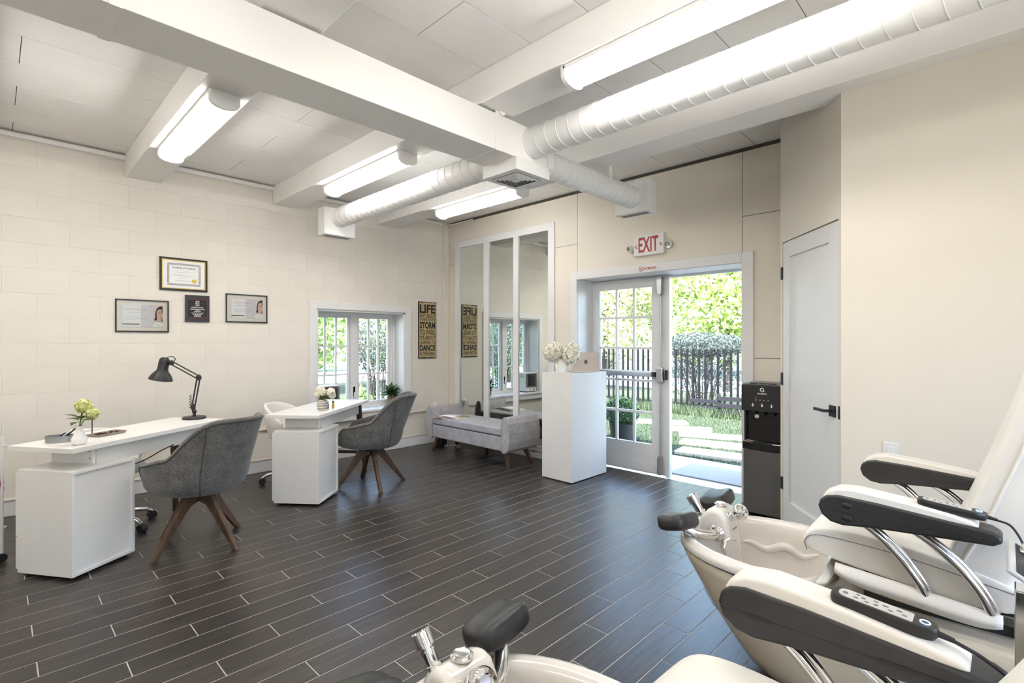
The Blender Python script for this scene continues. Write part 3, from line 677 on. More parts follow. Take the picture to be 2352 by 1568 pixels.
# ================================================================ SIGNS ON THE BACK WALL
ex = thing('exit_sign', 'white exit sign with red letters and two emergency lamp heads', 'sign', (-2.545, YB, 2.265)); ew, eh, ed = 0.165, 0.205, 0.045
MB().box(-ew, ew, -ed, 0, 0, eh).build('sign_box', 'exitface', ex, bevel=0.004)
fx = fr((0, -ed - 0.0006, 0), (1, 0, 0), (0, 0, 1))
text('lettering', 'EXIT', 'red', ex, fx @ Matrix.Translation((-0.109, 0.031, 0)), width=0.218, height=0.150, bold=0.02)
for s_ in (-1, 1):
    pts = [(0.0, 0.0), (0.019, 0.022), (0.019, 0.022)]
    x0 = s_ * 0.152; w = -s_ * 0.024
    MB().prism([(x0, 0.092), (x0 + w, 0.113), (x0 + w * 1.0, 0.100), (x0 + w * 0.45, 0.092), (x0 + w, 0.084), (x0 + w, 0.071)], fx, 0, 0.0005).build('chevron', 'red', ex)
    c = Vector((s_ * (ew + 0.045), -0.035, 0.082)); f = Vector((s_ * 0.15 - 0.25, -0.8, -0.45)).normalized()
    q = f.to_track_quat('Z', 'Y').to_matrix()
    MB().cyl((s_ * ew, -0.02, 0.09), c, 0.012, n=10).build('lamp_arm', 'exitface', ex, smooth=60)
    lh = MB().lathe([(0.0, -0.035), (0.02, -0.033), (0.034, -0.015), (0.038, 0.005), (0.038, 0.016), (0.033, 0.016)], 20, c, q).build('lamp_head', 'exitface', ex, smooth=50)
    MB().lathe([(0.033, 0.014), (0.02, 0.006), (0.006, 0.004), (0.0, 0.004)], 20, c, q).build('lamp_reflector', 'alum', lh, smooth=50)
ns = thing('no_smoking_sticker', 'red no smoking decal on the exit door casing', 'sticker', (-2.64, YB - 0.0224, 2.135)); fx = fr((0, 0, 0), (1, 0, 0), (0, 0, 1))
ring = MB()
for k in range(24):
    a0, a1 = 2 * PI * k / 24, 2 * PI * (k + 1) / 24
    ring.add([fx @ Vector((0.026 * math.cos(a), 0.026 * math.sin(a), 0.0004)) for a in (a0, a1)] + [fx @ Vector((0.021 * math.cos(a), 0.021 * math.sin(a), 0.0004)) for a in (a1, a0)], [(0, 1, 2, 3)])
ring.obox((0, -0.0004, 0), (0.016, 0, -0.016), (0.0016, 0, 0.0016), (0, 0.0001, 0)).build('prohibition_ring', 'orange', ns)
MB().box(-0.015, 0.012, -0.0003, -0.0001, -0.0025, 0.0025).build('cigarette', 'print_k', ns)
text('lettering', 'NO SMOKING', 'orange', ns, fx @ Matrix.Translation((0.034, -0.012, 0)), width=0.135, height=0.026, bold=0.02)
# ================================================================ PICTURES ON THE BLOCK WALL
def frame_thing(name, label, y0, y1, z0, z1, fw, fmat, cat='picture', dep=0.018):
    t = thing(name, label, cat, (XL, (y0 + y1) / 2, (z0 + z1) / 2)); a, b = (y1 - y0) / 2, (z1 - z0) / 2
    f = MB().box(0, dep, -a, a, b - fw, b).box(0, dep, -a, a, -b, -b + fw).box(0, dep, -a, -a + fw, -b + fw, b - fw).box(0, dep, a - fw, a, -b + fw, b - fw)
    f.build('frame', fmat, t, bevel=0.002); return t, a, b
def wf(x, y=0.0, z=0.0): return fr((x, y, z), (0, 1, 0), (0, 0, 1))
def bar(par, x, y0, y1, z0, z1, mat, name='printed_line'): return MB().box(x, x + 0.0004, y0, y1, z0, z1).build(name, mat, par)
# certificate of completion
t, a, b = frame_thing('framed_certificate', 'black and gold framed certificate of completion with yellow seal, topmost frame', 1.112, 1.511, 1.895, 2.21, 0.016, 'blackmatte')
MB().box(0, 0.010, -a + 0.016, a - 0.016, -b + 0.016, b - 0.016).build('gold_fillet', 'gold', t)
pp = MB().box(0.010, 0.0115, -a + 0.027, a - 0.027, -b + 0.027, b - 0.027).build('paper', 'paper', t)
bd = MB(); cy, cz = 0.132, 0.098
def scal(u0, v0, u1, v1, n):
    for i in range(n):
        u, v = u0 + (u1 - u0) * (i + 0.5) / n, v0 + (v1 - v0) * (i + 0.5) / n
        bd.lathe([(0.0105, 0), (0.0105, 0.0003), (0.004, 0.0003), (0.004, 0)], 8, (0.0116, u, v), Matrix(((0, 0, 1), (1, 0, 0), (0, 1, 0))))
scal(-cy - 0.006, cz, cy + 0.006, cz, 16); scal(-cy - 0.006, -cz, cy + 0.006, -cz, 16); scal(-cy, -cz + 0.012, -cy, cz - 0.012, 10); scal(cy, -cz + 0.012, cy, cz - 0.012, 10)
bd.build('scalloped_border', 'print_g', pp)
text('lettering', 'Certificate of Completion', 'print_k', pp, wf(0.0118, -0.098, 0.052), width=0.196, height=0.022, bold=0.012)
for z, w in ((0.034, 0.04), (0.022, 0.062), (0.006, 0.035), (-0.010, 0.095), (-0.026, 0.03), (-0.036, 0.045), (-0.060, 0.06)): bar(pp, 0.0116, -w - 0.01, w - 0.01, z - 0.0012, z + 0.0012, 'paperlilac' if w < 0.05 else 'print_g')
MB().lathe([(0.0, 0.0008), (0.017, 0.0008), (0.021, 0.0002), (0.021, 0)], 20, (0.0116, 0.085, -0.058), Matrix(((0, 0, 1), (1, 0, 0), (0, 1, 0)))).build('gold_seal', 'seal', pp)
# two certificates with a portrait, floating in glass
def portrait_cert(label, y0, y1, z0, z1):
    t, a, b = frame_thing('framed_certificate', label, y0, y1, z0, z1, 0.010, 'blackmatte')
    MB().box(0.004, 0.006, -a + 0.01, a - 0.01, -b + 0.01, b - 0.01).build('backing', 'cream_smooth', t)
    ca, cb = a * 0.755, b * 0.68
    pa = MB().box(0.006, 0.0105, -ca, ca, -cb, cb).build('paper', 'paper', t)
    bar(pa, 0.0107, -ca * 0.10, ca * 0.42, -cb, cb, 'paperlilac', 'grey_column')
    fx = wf(0.0109)
    bar(pa, 0.0107, ca * 0.42, ca, -cb, cb, 'paperlilac', 'photo_ground')
    def pl2(name, mat, pts, h): MB().prism([(ca * p, cb * q) for p, q in pts], fx, h, h + 0.0002).build(name, mat, pa)
    pl2('hair', 'hair', rounded([(0.62, 0.35), (0.70, 0.72), (0.82, 0.90), (1.0, 0.97), (1.0, -0.55), (0.86, -0.2), (0.64, -0.42), (0.56, -0.36), (0.62, -0.1)], 0.05), 0.0002)
    pl2('face', 'skin', rounded([(0.69, 0.42), (0.80, 0.66), (0.99, 0.62), (0.995, -0.20), (0.90, -0.36), (0.92, -0.62), (0.64, -0.62), (0.72, -0.30), (0.70, 0.1)], 0.05), 0.0005)
    pl2('hair_strand', 'hair', rounded([(0.94, 0.55), (1.0, 0.6), (0.98, 0.35), (0.86, 0.18), (0.74, 0.12), (0.88, 0.24), (0.95, 0.38)], 0.02), 0.0008)
    pl2('eye', 'hair', [(0.76, 0.36), (0.80, 0.41), (0.87, 0.37), (0.81, 0.33)], 0.0008)
    pl2('lips', 'lips', rounded([(0.83, -0.12), (0.92, -0.06), (0.98, -0.12), (0.91, -0.20)], 0.02), 0.0008)
    pl2('collar', 'paper', rounded([(0.44, -0.98), (0.56, -0.62), (0.70, -0.52), (0.99, -0.60), (0.99, -0.98)], 0.04), 0.0007)
    text('monogram', 'mx', 'print_g', pa, fx @ Matrix.Translation((ca * 0.68, -cb * 0.86, 0.001)), width=ca * 0.17, shear=0.3)
    text('lettering', 'CERTIFICATE', 'print_g', pa, fx @ Matrix.Translation((-ca * 0.82, cb * 0.50, 0.0)), width=ca * 0.98, height=cb * 0.15, spacing=1.2)
    bar(pa, 0.0109, -ca * 0.70, -ca * 0.06, cb * 0.28, cb * 0.30, 'print_g')
    for q in (-0.12, -0.25, -0.36): bar(pa, 0.0109, -ca * 0.82, ca * 0.28, cb * q - 0.0007, cb * q + 0.0007, 'print_g')
    bar(pa, 0.0109, -ca * 0.99, -ca * 0.16, -cb * 0.80, -cb * 0.72, 'print_k', 'black_bar')
    MB().lathe([(0, 0.0004), (0.0035, 0.0004), (0.0035, 0)], 10, (0.0108, ca * 0.37, cb * 0.86), Matrix(((0, 0, 1), (1, 0, 0), (0, 1, 0)))).build('punch_dot', 'print_k', pa)
    MB().box(0.012, 0.0135, -a + 0.01, a - 0.01, -b + 0.01, b - 0.01).build('glazing', 'glass', t)
portrait_cert('black framed certificate with portrait, leftmost on the block wall', 0.778, 1.185, 1.491, 1.790)
portrait_cert('black framed certificate with portrait, nearest the window', 1.680, 2.087, 1.603, 1.899)
# dark certificate plaque
t, a, b = frame_thing('certificate_plaque', 'small dark certificate plaque with white lettering below the top frame', 1.319, 1.529, 1.597, 1.860, 0.006, 'darkcard')
MB().box(0, 0.015, -a + 0.006, a - 0.006, -b + 0.006, b - 0.006).build('plaque_face', 'darkcard', t)
MB().box(0.015, 0.0154, -a * 0.84, a * 0.84, -b * 0.70, b * 0.70).build('maroon_border', 'maroon', t)
MB().box(0.0154, 0.0158, -a * 0.78, a * 0.78, -b * 0.62, b * 0.66).build('inner_panel', 'print_k', t)
fx = wf(0.016)
for s_, z, w, h in (('WHY', 0.062, 0.036, 0.014), ('NOT', 0.044, 0.036, 0.014), ('NAILS', 0.028, 0.036, 0.012)): text('lettering', s_, 'whitemark', t, fx @ Matrix.Translation((0, z, 0)), width=w, height=h, bold=0.02, align='CENTER')
text('lettering', 'CERTIFICATE', 'whitemark', t, fx @ Matrix.Translation((0, 0.004, 0)), width=0.105, height=0.013, bold=0.015, shear=0.25, align='CENTER')
for z, w in ((-0.008, 0.064), (-0.018, 0.016), (-0.028, 0.030), (-0.058, 0.042), (-0.068, 0.028), (-0.077, 0.030)): MB().box(0.0158, 0.0162, -w, w, z - 0.002, z + 0.002).build('printed_line', 'whitemark', t)
MB().tube([(0.0162, -0.055 + i * 0.0055, -0.044 + 0.006 * math.sin(i * 1.7)) for i in range(21)], 0.0014, 4).build('signature', 'whitemark', t)
# LIFE sign
t = thing('lettered_sign', 'tall tan rustic sign reading LIFE isn\'t about waiting for the storm to pass', 'sign', (XL, 4.21, 1.563))
t['label'] = 'tall tan rustic board sign with black LIFE STORM DANCE lettering'
a, b = 0.151, 0.389
MB().box(0, 0.014, -a, a, -b, b).build('edge_board', 'burnt', t, bevel=0.002)
MB().prism([(-a + 0.010 + rnd(-.003, .003), -b + 0.014)] + [(-a + 0.012 + i * (2 * a - 0.024) / 9, -b + 0.014 + rnd(-0.006, 0.006)) for i in range(10)] + [(a - 0.010, -b + 0.02), (a - 0.011, b - 0.02)] + [(a - 0.012 - i * (2 * a - 0.024) / 9, b - 0.012 + rnd(-0.005, 0.005)) for i in range(10)], wf(0.014), 0, 0.0008).build('painted_face', 'tan', t)
fx = wf(0.0152)
for s_, z0, z1, bd_ in (('LIFE', 0.232, 0.352, 0.035), ("ISN'T ABOUT", 0.172, 0.222, 0.014), ('WAITING FOR THE', 0.126, 0.162, 0.014), ('STORM', 0.020, 0.112, 0.04), ('TO PASS.', -0.062, 0.006, 0.014), ("IT'S ABOUT", -0.132, -0.076, 0.014), ('LEARNING TO', -0.192, -0.146, 0.014), ('DANCE', -0.286, -0.204, 0.04), ('IN THE RAIN.', -0.350, -0.300, 0.014)):
    text('lettering', s_, 'print_k', t, fx @ Matrix.Translation((-0.133, z0, 0)), width=0.262, height=z1 - z0, bold=bd_)
# ================================================================ FURNITURE
def smooth(a, b, x):
    t = max(0.0, min(1.0, (x - a) / (b - a))); return t * t * (3 - 2 * t)
# ---- white manicure desks (local x along the desk, local y to the worker's side)
def desk(label, N, ang):
    t = thing('manicure_desk', label, 'desk', (N[0], N[1], 0), R_(90 + ang), 'white manicure desks'); L, Wd = 1.19, 0.475
    MB().box(0, L, 0, Wd, 0.745, 0.775).build('tabletop', 'lam', t, bevel=0.002)
    c = 0.40; k = 0.018
    cab = MB().box(0, k, 0, c, 0.02, 0.62).box(c - k, c, 0, c, 0.02, 0.62).box(k, c - k, 0, c, 0.02, 0.02 + k).box(0, c, -0.002, c, 0.62, 0.638)
    body = cab.build('cabinet', 'lam', t, bevel=0.0015)
    MB().box(k, c - k, 0.012, 0.018, 0.02 + k, 0.62).build('back_panel', 'lam', body)
    for z0, z1 in ((0.04, 0.232), (0.236, 0.428), (0.432, 0.618)):
        d = MB().box(0.003, c - 0.003, c, c + 0.018, z0, z1).build('drawer', 'lam', body, bevel=0.002)
        MB().box(c / 2 - 0.06, c / 2 + 0.06, c + 0.018, c + 0.032, (z0 + z1) / 2 - 0.006, (z0 + z1) / 2 + 0.006).build('drawer_pull', 'alum', d, bevel=0.002)
    for x in (0.04, c - 0.04):
        for y in (0.04, c - 0.04): MB().cyl((x, y, 0), (x, y, 0.022), 0.016, n=12).build('glide', 'blackmatte', body)
    MB().box(0.19, 0.36, 0.085, 0.40, 0.638, 0.745).build('riser', 'lam', t, bevel=0.001)
    for z in (0.672, 0.716): MB().cyl((0.1885, 0.105, z), (0.1905, 0.105, z), 0.004, n=10).build('screw', 'blackmatte', t)
    MB().box(0.205, 1.09, 0.070, 0.085, 0.635, 0.745).build('apron', 'lam', t, bevel=0.001)
    MB().box(1.075, 1.09, 0.085, Wd - 0.06, 0.66, 0.745).build('cross_apron', 'lam', t, bevel=0.001)
    for y0, y1 in ((0.085, 0.035), (Wd - 0.085, Wd - 0.02)):
        MB().taper((1.105, y0, 0.745), (1.185, y1, 0.0), 0.030, 0.017, 0.016, 0.014, up=(1, 0, 0)).build('leg', 'walnut', t, bevel=0.003)
    MB().taper((1.16, 0.06, 0.215), (1.16, Wd - 0.045, 0.215), 0.012, 0.016, 0.012, 0.016, up=(0, 0, 1)).build('stretcher', 'walnut', t, bevel=0.002)
    return t
TD = 0.775
desk('white manicure desk nearest the camera with the black lamp on it', (-3.905, 0.33), 33.4)
desk('white manicure desk standing in front of the window', (-4.185, 1.945), 40.0)
# ---- grey tub chairs
def rim_z(c):
    return 0.455 + 0.125 * smooth(-0.95, -0.62, c) + 0.055 * smooth(-0.7, 0.2, c) + 0.245 * smooth(0.10, 0.88, c)
def shell_pt(psi, v, inset=0.0):
    c = -math.cos(psi); s_ = math.sin(psi); zr = rim_z(c)
    g = 0.90 * math.sin(min(v / 0.5, 1.0) * PI / 2) ** 0.85 + 0.10 * v
    back = max(0.0, c); fx_ = 0.335 * math.cos(psi) - 0.02 * back - 0.130 * back * back * max(0.0, v - 0.5) * 2 * smooth(0.2, 0.9, c)
    if c > 0: fx_ *= 0.92
    sy = 0.318 * (abs(s_) ** 0.86) * (1 if s_ >= 0 else -1)
    h = max(0.0, (v - 0.30) / 0.70) ** 1.12
    z = 0.375 + 0.045 * min(1, v / 0.5) ** 2.2 + (zr - 0.42) * h
    k = 1.0 - inset / 0.32
    return Vector((fx_ * g * k, sy * g * k, z + (inset * 0.9 if v < 0.5 else inset * 0.9 * (1 - (v - 0.5) * 2))))
def tub_chair(label, loc, face, legrot):
    t = thing('tub_chair', label, 'chair', (loc[0], loc[1], 0), math.atan2(face[1], face[0]), 'grey swivel tub chairs')
    n, m = 64, 22
    MB().loft([[shell_pt(2 * PI * i / n, max(j / m, 0.02)) for i in range(n)] for j in range(m + 1)], True, False).build('shell', 'fab1', t, smooth=180)
    MB().loft([[shell_pt(2 * PI * i / n, max(j / m, 0.02), 0.036) for i in range(n)] for j in range(m + 1)], True, False).build('lining', 'fab1', t, smooth=180)
    rim = [((shell_pt(2 * PI * i / n, 1.0) + shell_pt(2 * PI * i / n, 1.0, 0.036)) / 2) for i in range(n)]
    MB().tube(rim, 0.0195, 10, closed=True).build('rim_roll', 'fab1', t, smooth=180)
    MB().tube([shell_pt(2 * PI * i / n, 0.985) * 1.0 + Vector((0, 0, 0.004)) for i in range(n)], 0.0045, 6, closed=True).build('piping', 'seam', t, smooth=180)
    for sg in (-1, 1):
        MB().tube([shell_pt(PI + sg * R_(44), 0.12 + 0.86 * i / 20) * 1.0015 for i in range(21)], 0.0035, 5).build('seam_line', 'seam', t, smooth=180)
    MB().ball((0.02, 0, 0.455), 0.285, 0.265, 0.055, 28, 12).build('seat_cushion', 'fab1', t, smooth=180)
    MB().cyl((0, 0, 0.335), (0, 0, 0.385), 0.055, 0.075, n=20).build('swivel_hub', 'blackmatte', t, smooth=50)
    for k in range(4):
        a = legrot + k * PI / 2 - math.atan2(face[1], face[0]); d = Vector((math.cos(a), math.sin(a), 0)); sd_ = Vector((-d.y, d.x, 0))
        pr = [(0.012, 0.372), (0.105, 0.372), (0.345, 0.0), (0.312, 0.0), (0.120, 0.235), (0.070, 0.285), (0.012, 0.300)]
        mt = Matrix(((d.x, 0, sd_.x, 0), (d.y, 0, sd_.y, 0), (0, 1, 0, 0), (0, 0, 0, 1)))
        lg = MB().prism(pr, mt, -0.017, 0.017).build('leg', 'walnut', t, bevel=0.003)
        for q in ((0.050, 0.338), (0.085, 0.315)): MB().cyl(mt @ Vector((q[0], q[1], -0.0185)), mt @ Vector((q[0], q[1], 0.0185)), 0.006, n=8).build('bolt', 'blackmatte', lg)
    return t
tub_chair('grey tub chair seen from behind at the nearest desk', (-4.02, 1.01), (-0.85, -0.52), math.atan2(-0.292, 0.146))
tub_chair('grey tub chair seen from the side at the desk by the window', (-4.477, 2.61), (-0.66, -0.75), math.atan2(-0.084, 0.323))
# ---- white rolling stools behind the desks
def stool(label, loc, face, rot=0.3):
    t = thing('rolling_stool', label, 'stool', (loc[0], loc[1], 0), math.atan2(face[1], face[0]), 'white rolling stools behind the desks')
    MB().lathe([(0.0, 0.44), (0.15, 0.44), (0.205, 0.455), (0.222, 0.49), (0.205, 0.525), (0.14, 0.54), (0.0, 0.545)], 32).build('seat', 'leather', t, smooth=180)
    def bk(u, v):
        a = PI + (u - 0.5) * R_(190); top = 0.80 - 0.17 * abs(2 * u - 1) ** 2.5; z = 0.46 + (top - 0.46) * v
        r = 0.215 + 0.055 * math.sin(v * PI * 0.55); return (r * math.cos(a), r * math.sin(a), z)
    MB().grid(28, 10, bk).build('backrest', 'leather', t, smooth=180, solid=0.035, sub=1)
    MB().lathe([(0.028, 0.10), (0.028, 0.30), (0.02, 0.30), (0.02, 0.44)], 16).build('gas_lift', 'chrome', t, smooth=40)
    MB().lathe([(0.0, 0.13), (0.045, 0.125), (0.05, 0.10), (0.04, 0.085), (0.0, 0.085)], 18).build('hub', 'chrome', t, smooth=50)
    for k in range(5):
        a = rot + 2 * PI * k / 5; d = Vector((math.cos(a), math.sin(a), 0))
        lg = MB().tube([d * 0.03 + Vector((0, 0, 0.11)), d * 0.13 + Vector((0, 0, 0.115)), d * 0.24 + Vector((0, 0, 0.09)), d * 0.285 + Vector((0, 0, 0.062))], [0.021, 0.019, 0.016, 0.013], 10).build('base_arm', 'chrome', t, smooth=60)
        sd_ = Vector((-d.y, d.x, 0))
        MB().cyl(d * 0.285 + sd_ * -0.022 + Vector((0, 0, 0.03)), d * 0.285 + sd_ * 0.022 + Vector((0, 0, 0.03)), 0.030, n=18).build('caster', 'blackmatte', lg, smooth=40)
    return t
stool('white rolling stool tucked behind the nearest desk', (-4.80, 0.62), (0.835, 0.55), 0.0).scale = (1, 1, 0.93)
stool('white rolling stool tucked behind the window desk', (-5.08, 2.10), (0.766, 0.643), 2.2)
# ---- grey bench
bn = thing('upholstered_bench', 'light grey upholstered bench with rolled arms in front of the mirror', 'bench', (-4.615, 4.175, 0))
hx, hy = 0.755, 0.245
MB().box(-hx + 0.12, hx - 0.12, -hy + 0.004, hy, 0.19, 0.352).build('base', 'fab2', bn, bevel=0.012, seg=3)
MB().box(-hx + 0.122, hx - 0.122, -hy, hy, 0.356, 0.445).build('seat_cushion', 'fab2', bn, bevel=0.02, seg=4)
MB().box(-hx + 0.12, hx - 0.12, -hy + 0.008, hy - 0.01, 0.350, 0.358).build('shadow_gap', 'seam', bn)
for s_ in (-1, 1):
    o_ = [(0.060, 0.175), (0.108, 0.215), (0.128, 0.30), (0.130, 0.40), (0.115, 0.50), (0.088, 0.555), (0.055, 0.575), (0.025, 0.560), (0.008, 0.51), (0.0, 0.44), (0.0, 0.20), (0.02, 0.175)]
    mt = fr((s_ * (hx - 0.130), 0, 0), (s_, 0, 0), (0, 0, 1))
    ar = MB().prism(o_, mt, -hy - 0.004, hy + 0.004).build('arm', 'fab2', bn, bevel=0.012, seg=3)
    for e in (-hy - 0.005, hy + 0.005):
        MB().tube([mt @ Vector((p[0], p[1], e)) for p in o_], 0.0035, 5, closed=True).build('piping', 'fab2', ar, smooth=120)
for x, y in ((-0.64, -0.16), (-0.64, 0.16), (0.64, -0.16), (0.64, 0.16)):
    MB().taper((x * 0.93, y * 0.95, 0.195), (x * 1.0 + (0.05 if x > 0 else -0.05), y * 1.2, 0), 0.024, 0.024, 0.013, 0.013).build('leg', 'walnut', bn, bevel=0.004)
MB().taper((0, 0.1, 0.195), (0, 0.12, 0), 0.024, 0.024, 0.015, 0.015).build('leg', 'walnut', bn, bevel=0.004)
# ---- reception podium
pd = thing('reception_podium', 'tall plain white podium with the laptop and flowers on top', 'podium', (-3.247, 4.28, 0)); px_, py_, ph = 0.193, 0.30, 1.085
MB().prism(rounded([(-px_, 0.012), (px_, 0.012), (px_, ph + 0.006), (-px_, ph + 0.006)], [0, 0, 0, 0.035]), fr((0, -py_, 0), (1, 0, 0), (0, 0, 1)), -0.018, 0).build('front_panel', 'lam', pd, bevel=0.001)
MB().box(px_ - 0.018, px_, -py_ + 0.018, py_, 0.012, ph).build('side_panel', 'lam', pd, bevel=0.001)
MB().box(-px_, -px_ + 0.018, -py_ + 0.018, py_, 0.012, ph).build('side_panel', 'lam', pd, bevel=0.001)
MB().box(-px_ + 0.018, px_ - 0.018, -py_ + 0.018, py_, ph - 0.020, ph - 0.002).build('top_shelf', 'lam', pd)
MB().box(-px_ + 0.018, px_ - 0.018, -py_ + 0.018, py_ - 0.02, 0.5, 0.518).build('shelf', 'lam', pd)
MB().box(-px_ + 0.02, px_ - 0.02, -py_ + 0.02, py_ - 0.02, 0.0, 0.012).build('plinth', 'blackmatte', pd)
# ---- water dispenser
wd_ = thing('water_dispenser', 'black and steel water dispenser beside the exit door', 'dispenser', (-1.385, 4.43, 0)); w = 0.148
MB().box(-w, w, -0.135, 0.15, 0.015, 0.56).build('cabinet', 'black', wd_, bevel=0.006)
MB().prism(rounded([(-w, -0.135), (w, -0.135), (w, -0.152), (w * 0.5, -0.158), (-w * 0.5, -0.158), (-w, -0.152)], 0.004), Matrix.Translation((0, 0, 0)), 0.03, 0.532).build('steel_door', 'steel', wd_, bevel=0.002)
MB().prism(rounded([(-w - 0.004, -0.13), (w + 0.004, -0.13), (w + 0.004, -0.16), (w * 0.5, -0.172), (-w * 0.5, -0.172), (-w - 0.004, -0.16)], 0.008), Matrix.Translation((0, 0, 0)), 0.535, 0.60).build('drip_tray', 'gloss_k', wd_, bevel=0.006)
MB().box(-w + 0.004, w - 0.004, -0.10, 0.15, 0.60, 0.86).build('alcove_back', 'gloss_k', wd_, bevel=0.003)
MB().box(-w, -w + 0.012, -0.135, 0.15, 0.60, 0.86).build('side_wall', 'black', wd_, bevel=0.002); MB().box(w - 0.012, w, -0.135, 0.15, 0.60, 0.86).build('side_wall', 'black', wd_, bevel=0.002)
hd = MB().box(-w - 0.012, w + 0.012, -0.165, 0.15, 0.845, 1.055).build('head', 'black', wd_, bevel=0.006)
MB().box(-w - 0.004, w + 0.004, -0.15, 0.15, 1.055, 1.066).build('top_cover', 'greydev', wd_, bevel=0.004)
for x in (-0.07, 0.0, 0.07):
    bt = MB().box(x - 0.028, x + 0.028, -0.150, -0.115, 1.062, 1.072).build('push_button', 'black', wd_, bevel=0.003)
    MB().cyl((x, -0.125, 0.845), (x, -0.125, 0.815), 0.016, 0.011, n=12).build('spout', 'black', wd_, smooth=50)
    MB().ball((x, -0.1656, 0.893), 0.008, 0.0006, 0.010, 10, 6).cyl((x, -0.1656, 0.897), (x, -0.1656, 0.912), 0.0025, n=6).build('drop_icon', 'whitemark', hd)
for i, x in enumerate((-0.045, -0.015, 0.015, 0.045)): MB().ball((x, -0.1656, 0.937), 0.004, 0.0006, 0.004, 8, 5).build('indicator', 'whitemark', hd)
MB().ball((-0.045, -0.1656, 0.953), 0.003, 0.0006, 0.003, 8, 5).build('indicator', 'whitemark', hd)
fx = fr((0, -0.1656, 0), (1, 0, 0), (0, 0, 1))
text('lettering', 'avalon', 'whitemark', hd, fx @ Matrix.Translation((-0.034, 0.983, 0)), width=0.068, height=0.016, bold=0.015)
MB().tube([fx @ Vector((0.013 * math.cos(a), 1.020 + 0.013 * math.sin(a), 0.0)) for a in [R_(-60 + i * 15) for i in range(20)]] + [fx @ Vector((0.019, 1.006, 0))], 0.0034, 6).build('logo_mark', 'whitemark', hd)
MB().lathe([(0, 0.001), (0.017, 0.001), (0.017, 0)], 18, (-0.06, -0.137 + 0.034, 0.80), Matrix(((1, 0, 0), (0, 0, -1), (0, 1, 0)))).build('round_sticker', 'paper', wd_)
for x in (-0.11, 0.11):
    for y in (-0.10, 0.11): MB().cyl((x, y, 0), (x, y, 0.018), 0.015, n=10).build('foot', 'blackmatte', wd_)
# ---- rolling cart at the left edge
ct = thing('rolling_cart', 'white three-tier rolling cart with pink supplies at the left edge', 'cart', (-4.60, -0.19, 0), R_(33))
for z in (0.14, 0.40, 0.66):
    o_ = rounded([(-0.16, -0.21), (0.16, -0.21), (0.16, 0.21), (-0.16, 0.21)], 0.03); i_ = [(x * 0.86, y * 0.9) for x, y in o_]
    MB().loft([[(x * 0.95, y * 0.96, z) for x, y in o_], [(x, y, z + 0.075) for x, y in o_], [(x * 1.04, y * 1.03, z + 0.08) for x, y in o_], [(x * 0.97, y * 0.975, z + 0.078) for x, y in o_], [(x * 0.9, y * 0.92, z + 0.006) for x, y in o_]], True, True).build('basket', 'lam', ct, smooth=40)
for x in (-0.155, 0.155):
    for y in (-0.18, 0.18):
        MB().cyl((x, y, 0.06), (x, y, 0.80), 0.011, n=10).build('post', 'lam', ct, smooth=60)
        MB().cyl((x - 0.012, y, 0.028), (x + 0.012, y, 0.028), 0.028, n=14).build('caster', 'blackmatte', ct, smooth=40)
def on_cart(x, y, z):
    a = R_(33); return (-4.60 + x * math.cos(a) - y * math.sin(a), -0.19 + x * math.sin(a) + y * math.cos(a), z)
for i, (x, y, z, mt, nm, lab) in enumerate(((0.05, 0.13, 0.668, 'maroon', 'supply_box', 'dark red box in the top basket of the cart'), (0.06, 0.14, 0.408, 'pink', 'supply_packet', 'large pink packet in the middle basket of the cart'), (0.05, 0.12, 0.148, 'blackmatte', 'supply_bag', 'black bag in the lowest basket of the cart'))):
    h = (0.13, 0.19, 0.17)[i]
    b = MB().loft([[(px * s_, py * s_, zz) for px, py in rounded([(-0.10, -0.055), (0.10, -0.055), (0.10, 0.055), (-0.10, 0.055)], 0.015)] for zz, s_ in ((0, 0.96), (h * 0.5, 1.03), (h, 0.95))], True, True)
    o = b.build(nm, mt, smooth=50); o.location = on_cart(x, y, z); o.rotation_euler = (0, 0, R_(33)); tag(o, lab, 'supplies')
bo = thing('supply_bottle', 'white bottle with red cap in the top basket of the cart', 'bottle', on_cart(0.04, -0.02, 0.668))
MB().lathe([(0.0, 0), (0.032, 0), (0.034, 0.02), (0.034, 0.12), (0.022, 0.145), (0.0, 0.146)], 18).build('bottle_body', 'ceramic', bo, smooth=50)
MB().lathe([(0.018, 0.145), (0.018, 0.175), (0.010, 0.182), (0.006, 0.205), (0.0, 0.206)], 14).build('cap', 'redcap', bo, smooth=50)
# ================================================================ PEDICURE SPA CHAIRS (face -x; local origin on the floor under the seat)
NF, NR = 25, 25
def spow(v, p): return math.copysign(abs(v) ** p, v)
def egg_front(xf, W, z, a):
    xc = xf + a
    return [(xc - a * spow(math.cos(t), 0.84), W * spow(math.sin(t), 0.90), z) for t in [R_(-90 + 180 * i / (NF - 1)) for i in range(NF)]]
def hull_ring(xf, xr, W, z, a=0.50, r=0.16):
    f = egg_front(xf, W, z, a); rr = []
    for i in range(NR):
        t = R_(90 - 180 * i / (NR - 1)); c, s_ = math.cos(t), math.sin(t)
        rr.append((xr - r + r * spow(c, 0.7), (W - r) * (1 if s_ > 0 else -1) * min(1, abs(s_) * 6) + r * spow(s_, 0.7), z))
    return f + rr
def tub_ring(o, z):
    f = egg_front(-1.105 + o, 0.345 - o, z, 0.46 - o * 0.6); W = 0.345 - o; xc = -0.60; b = 0.135 - o * 0.5; rr = []
    for i in range(NR):
        t = R_(90 - 180 * i / (NR - 1)); rr.append((xc + b * spow(math.cos(t), 0.7), W * spow(math.sin(t), 0.72), z))
    return f + rr
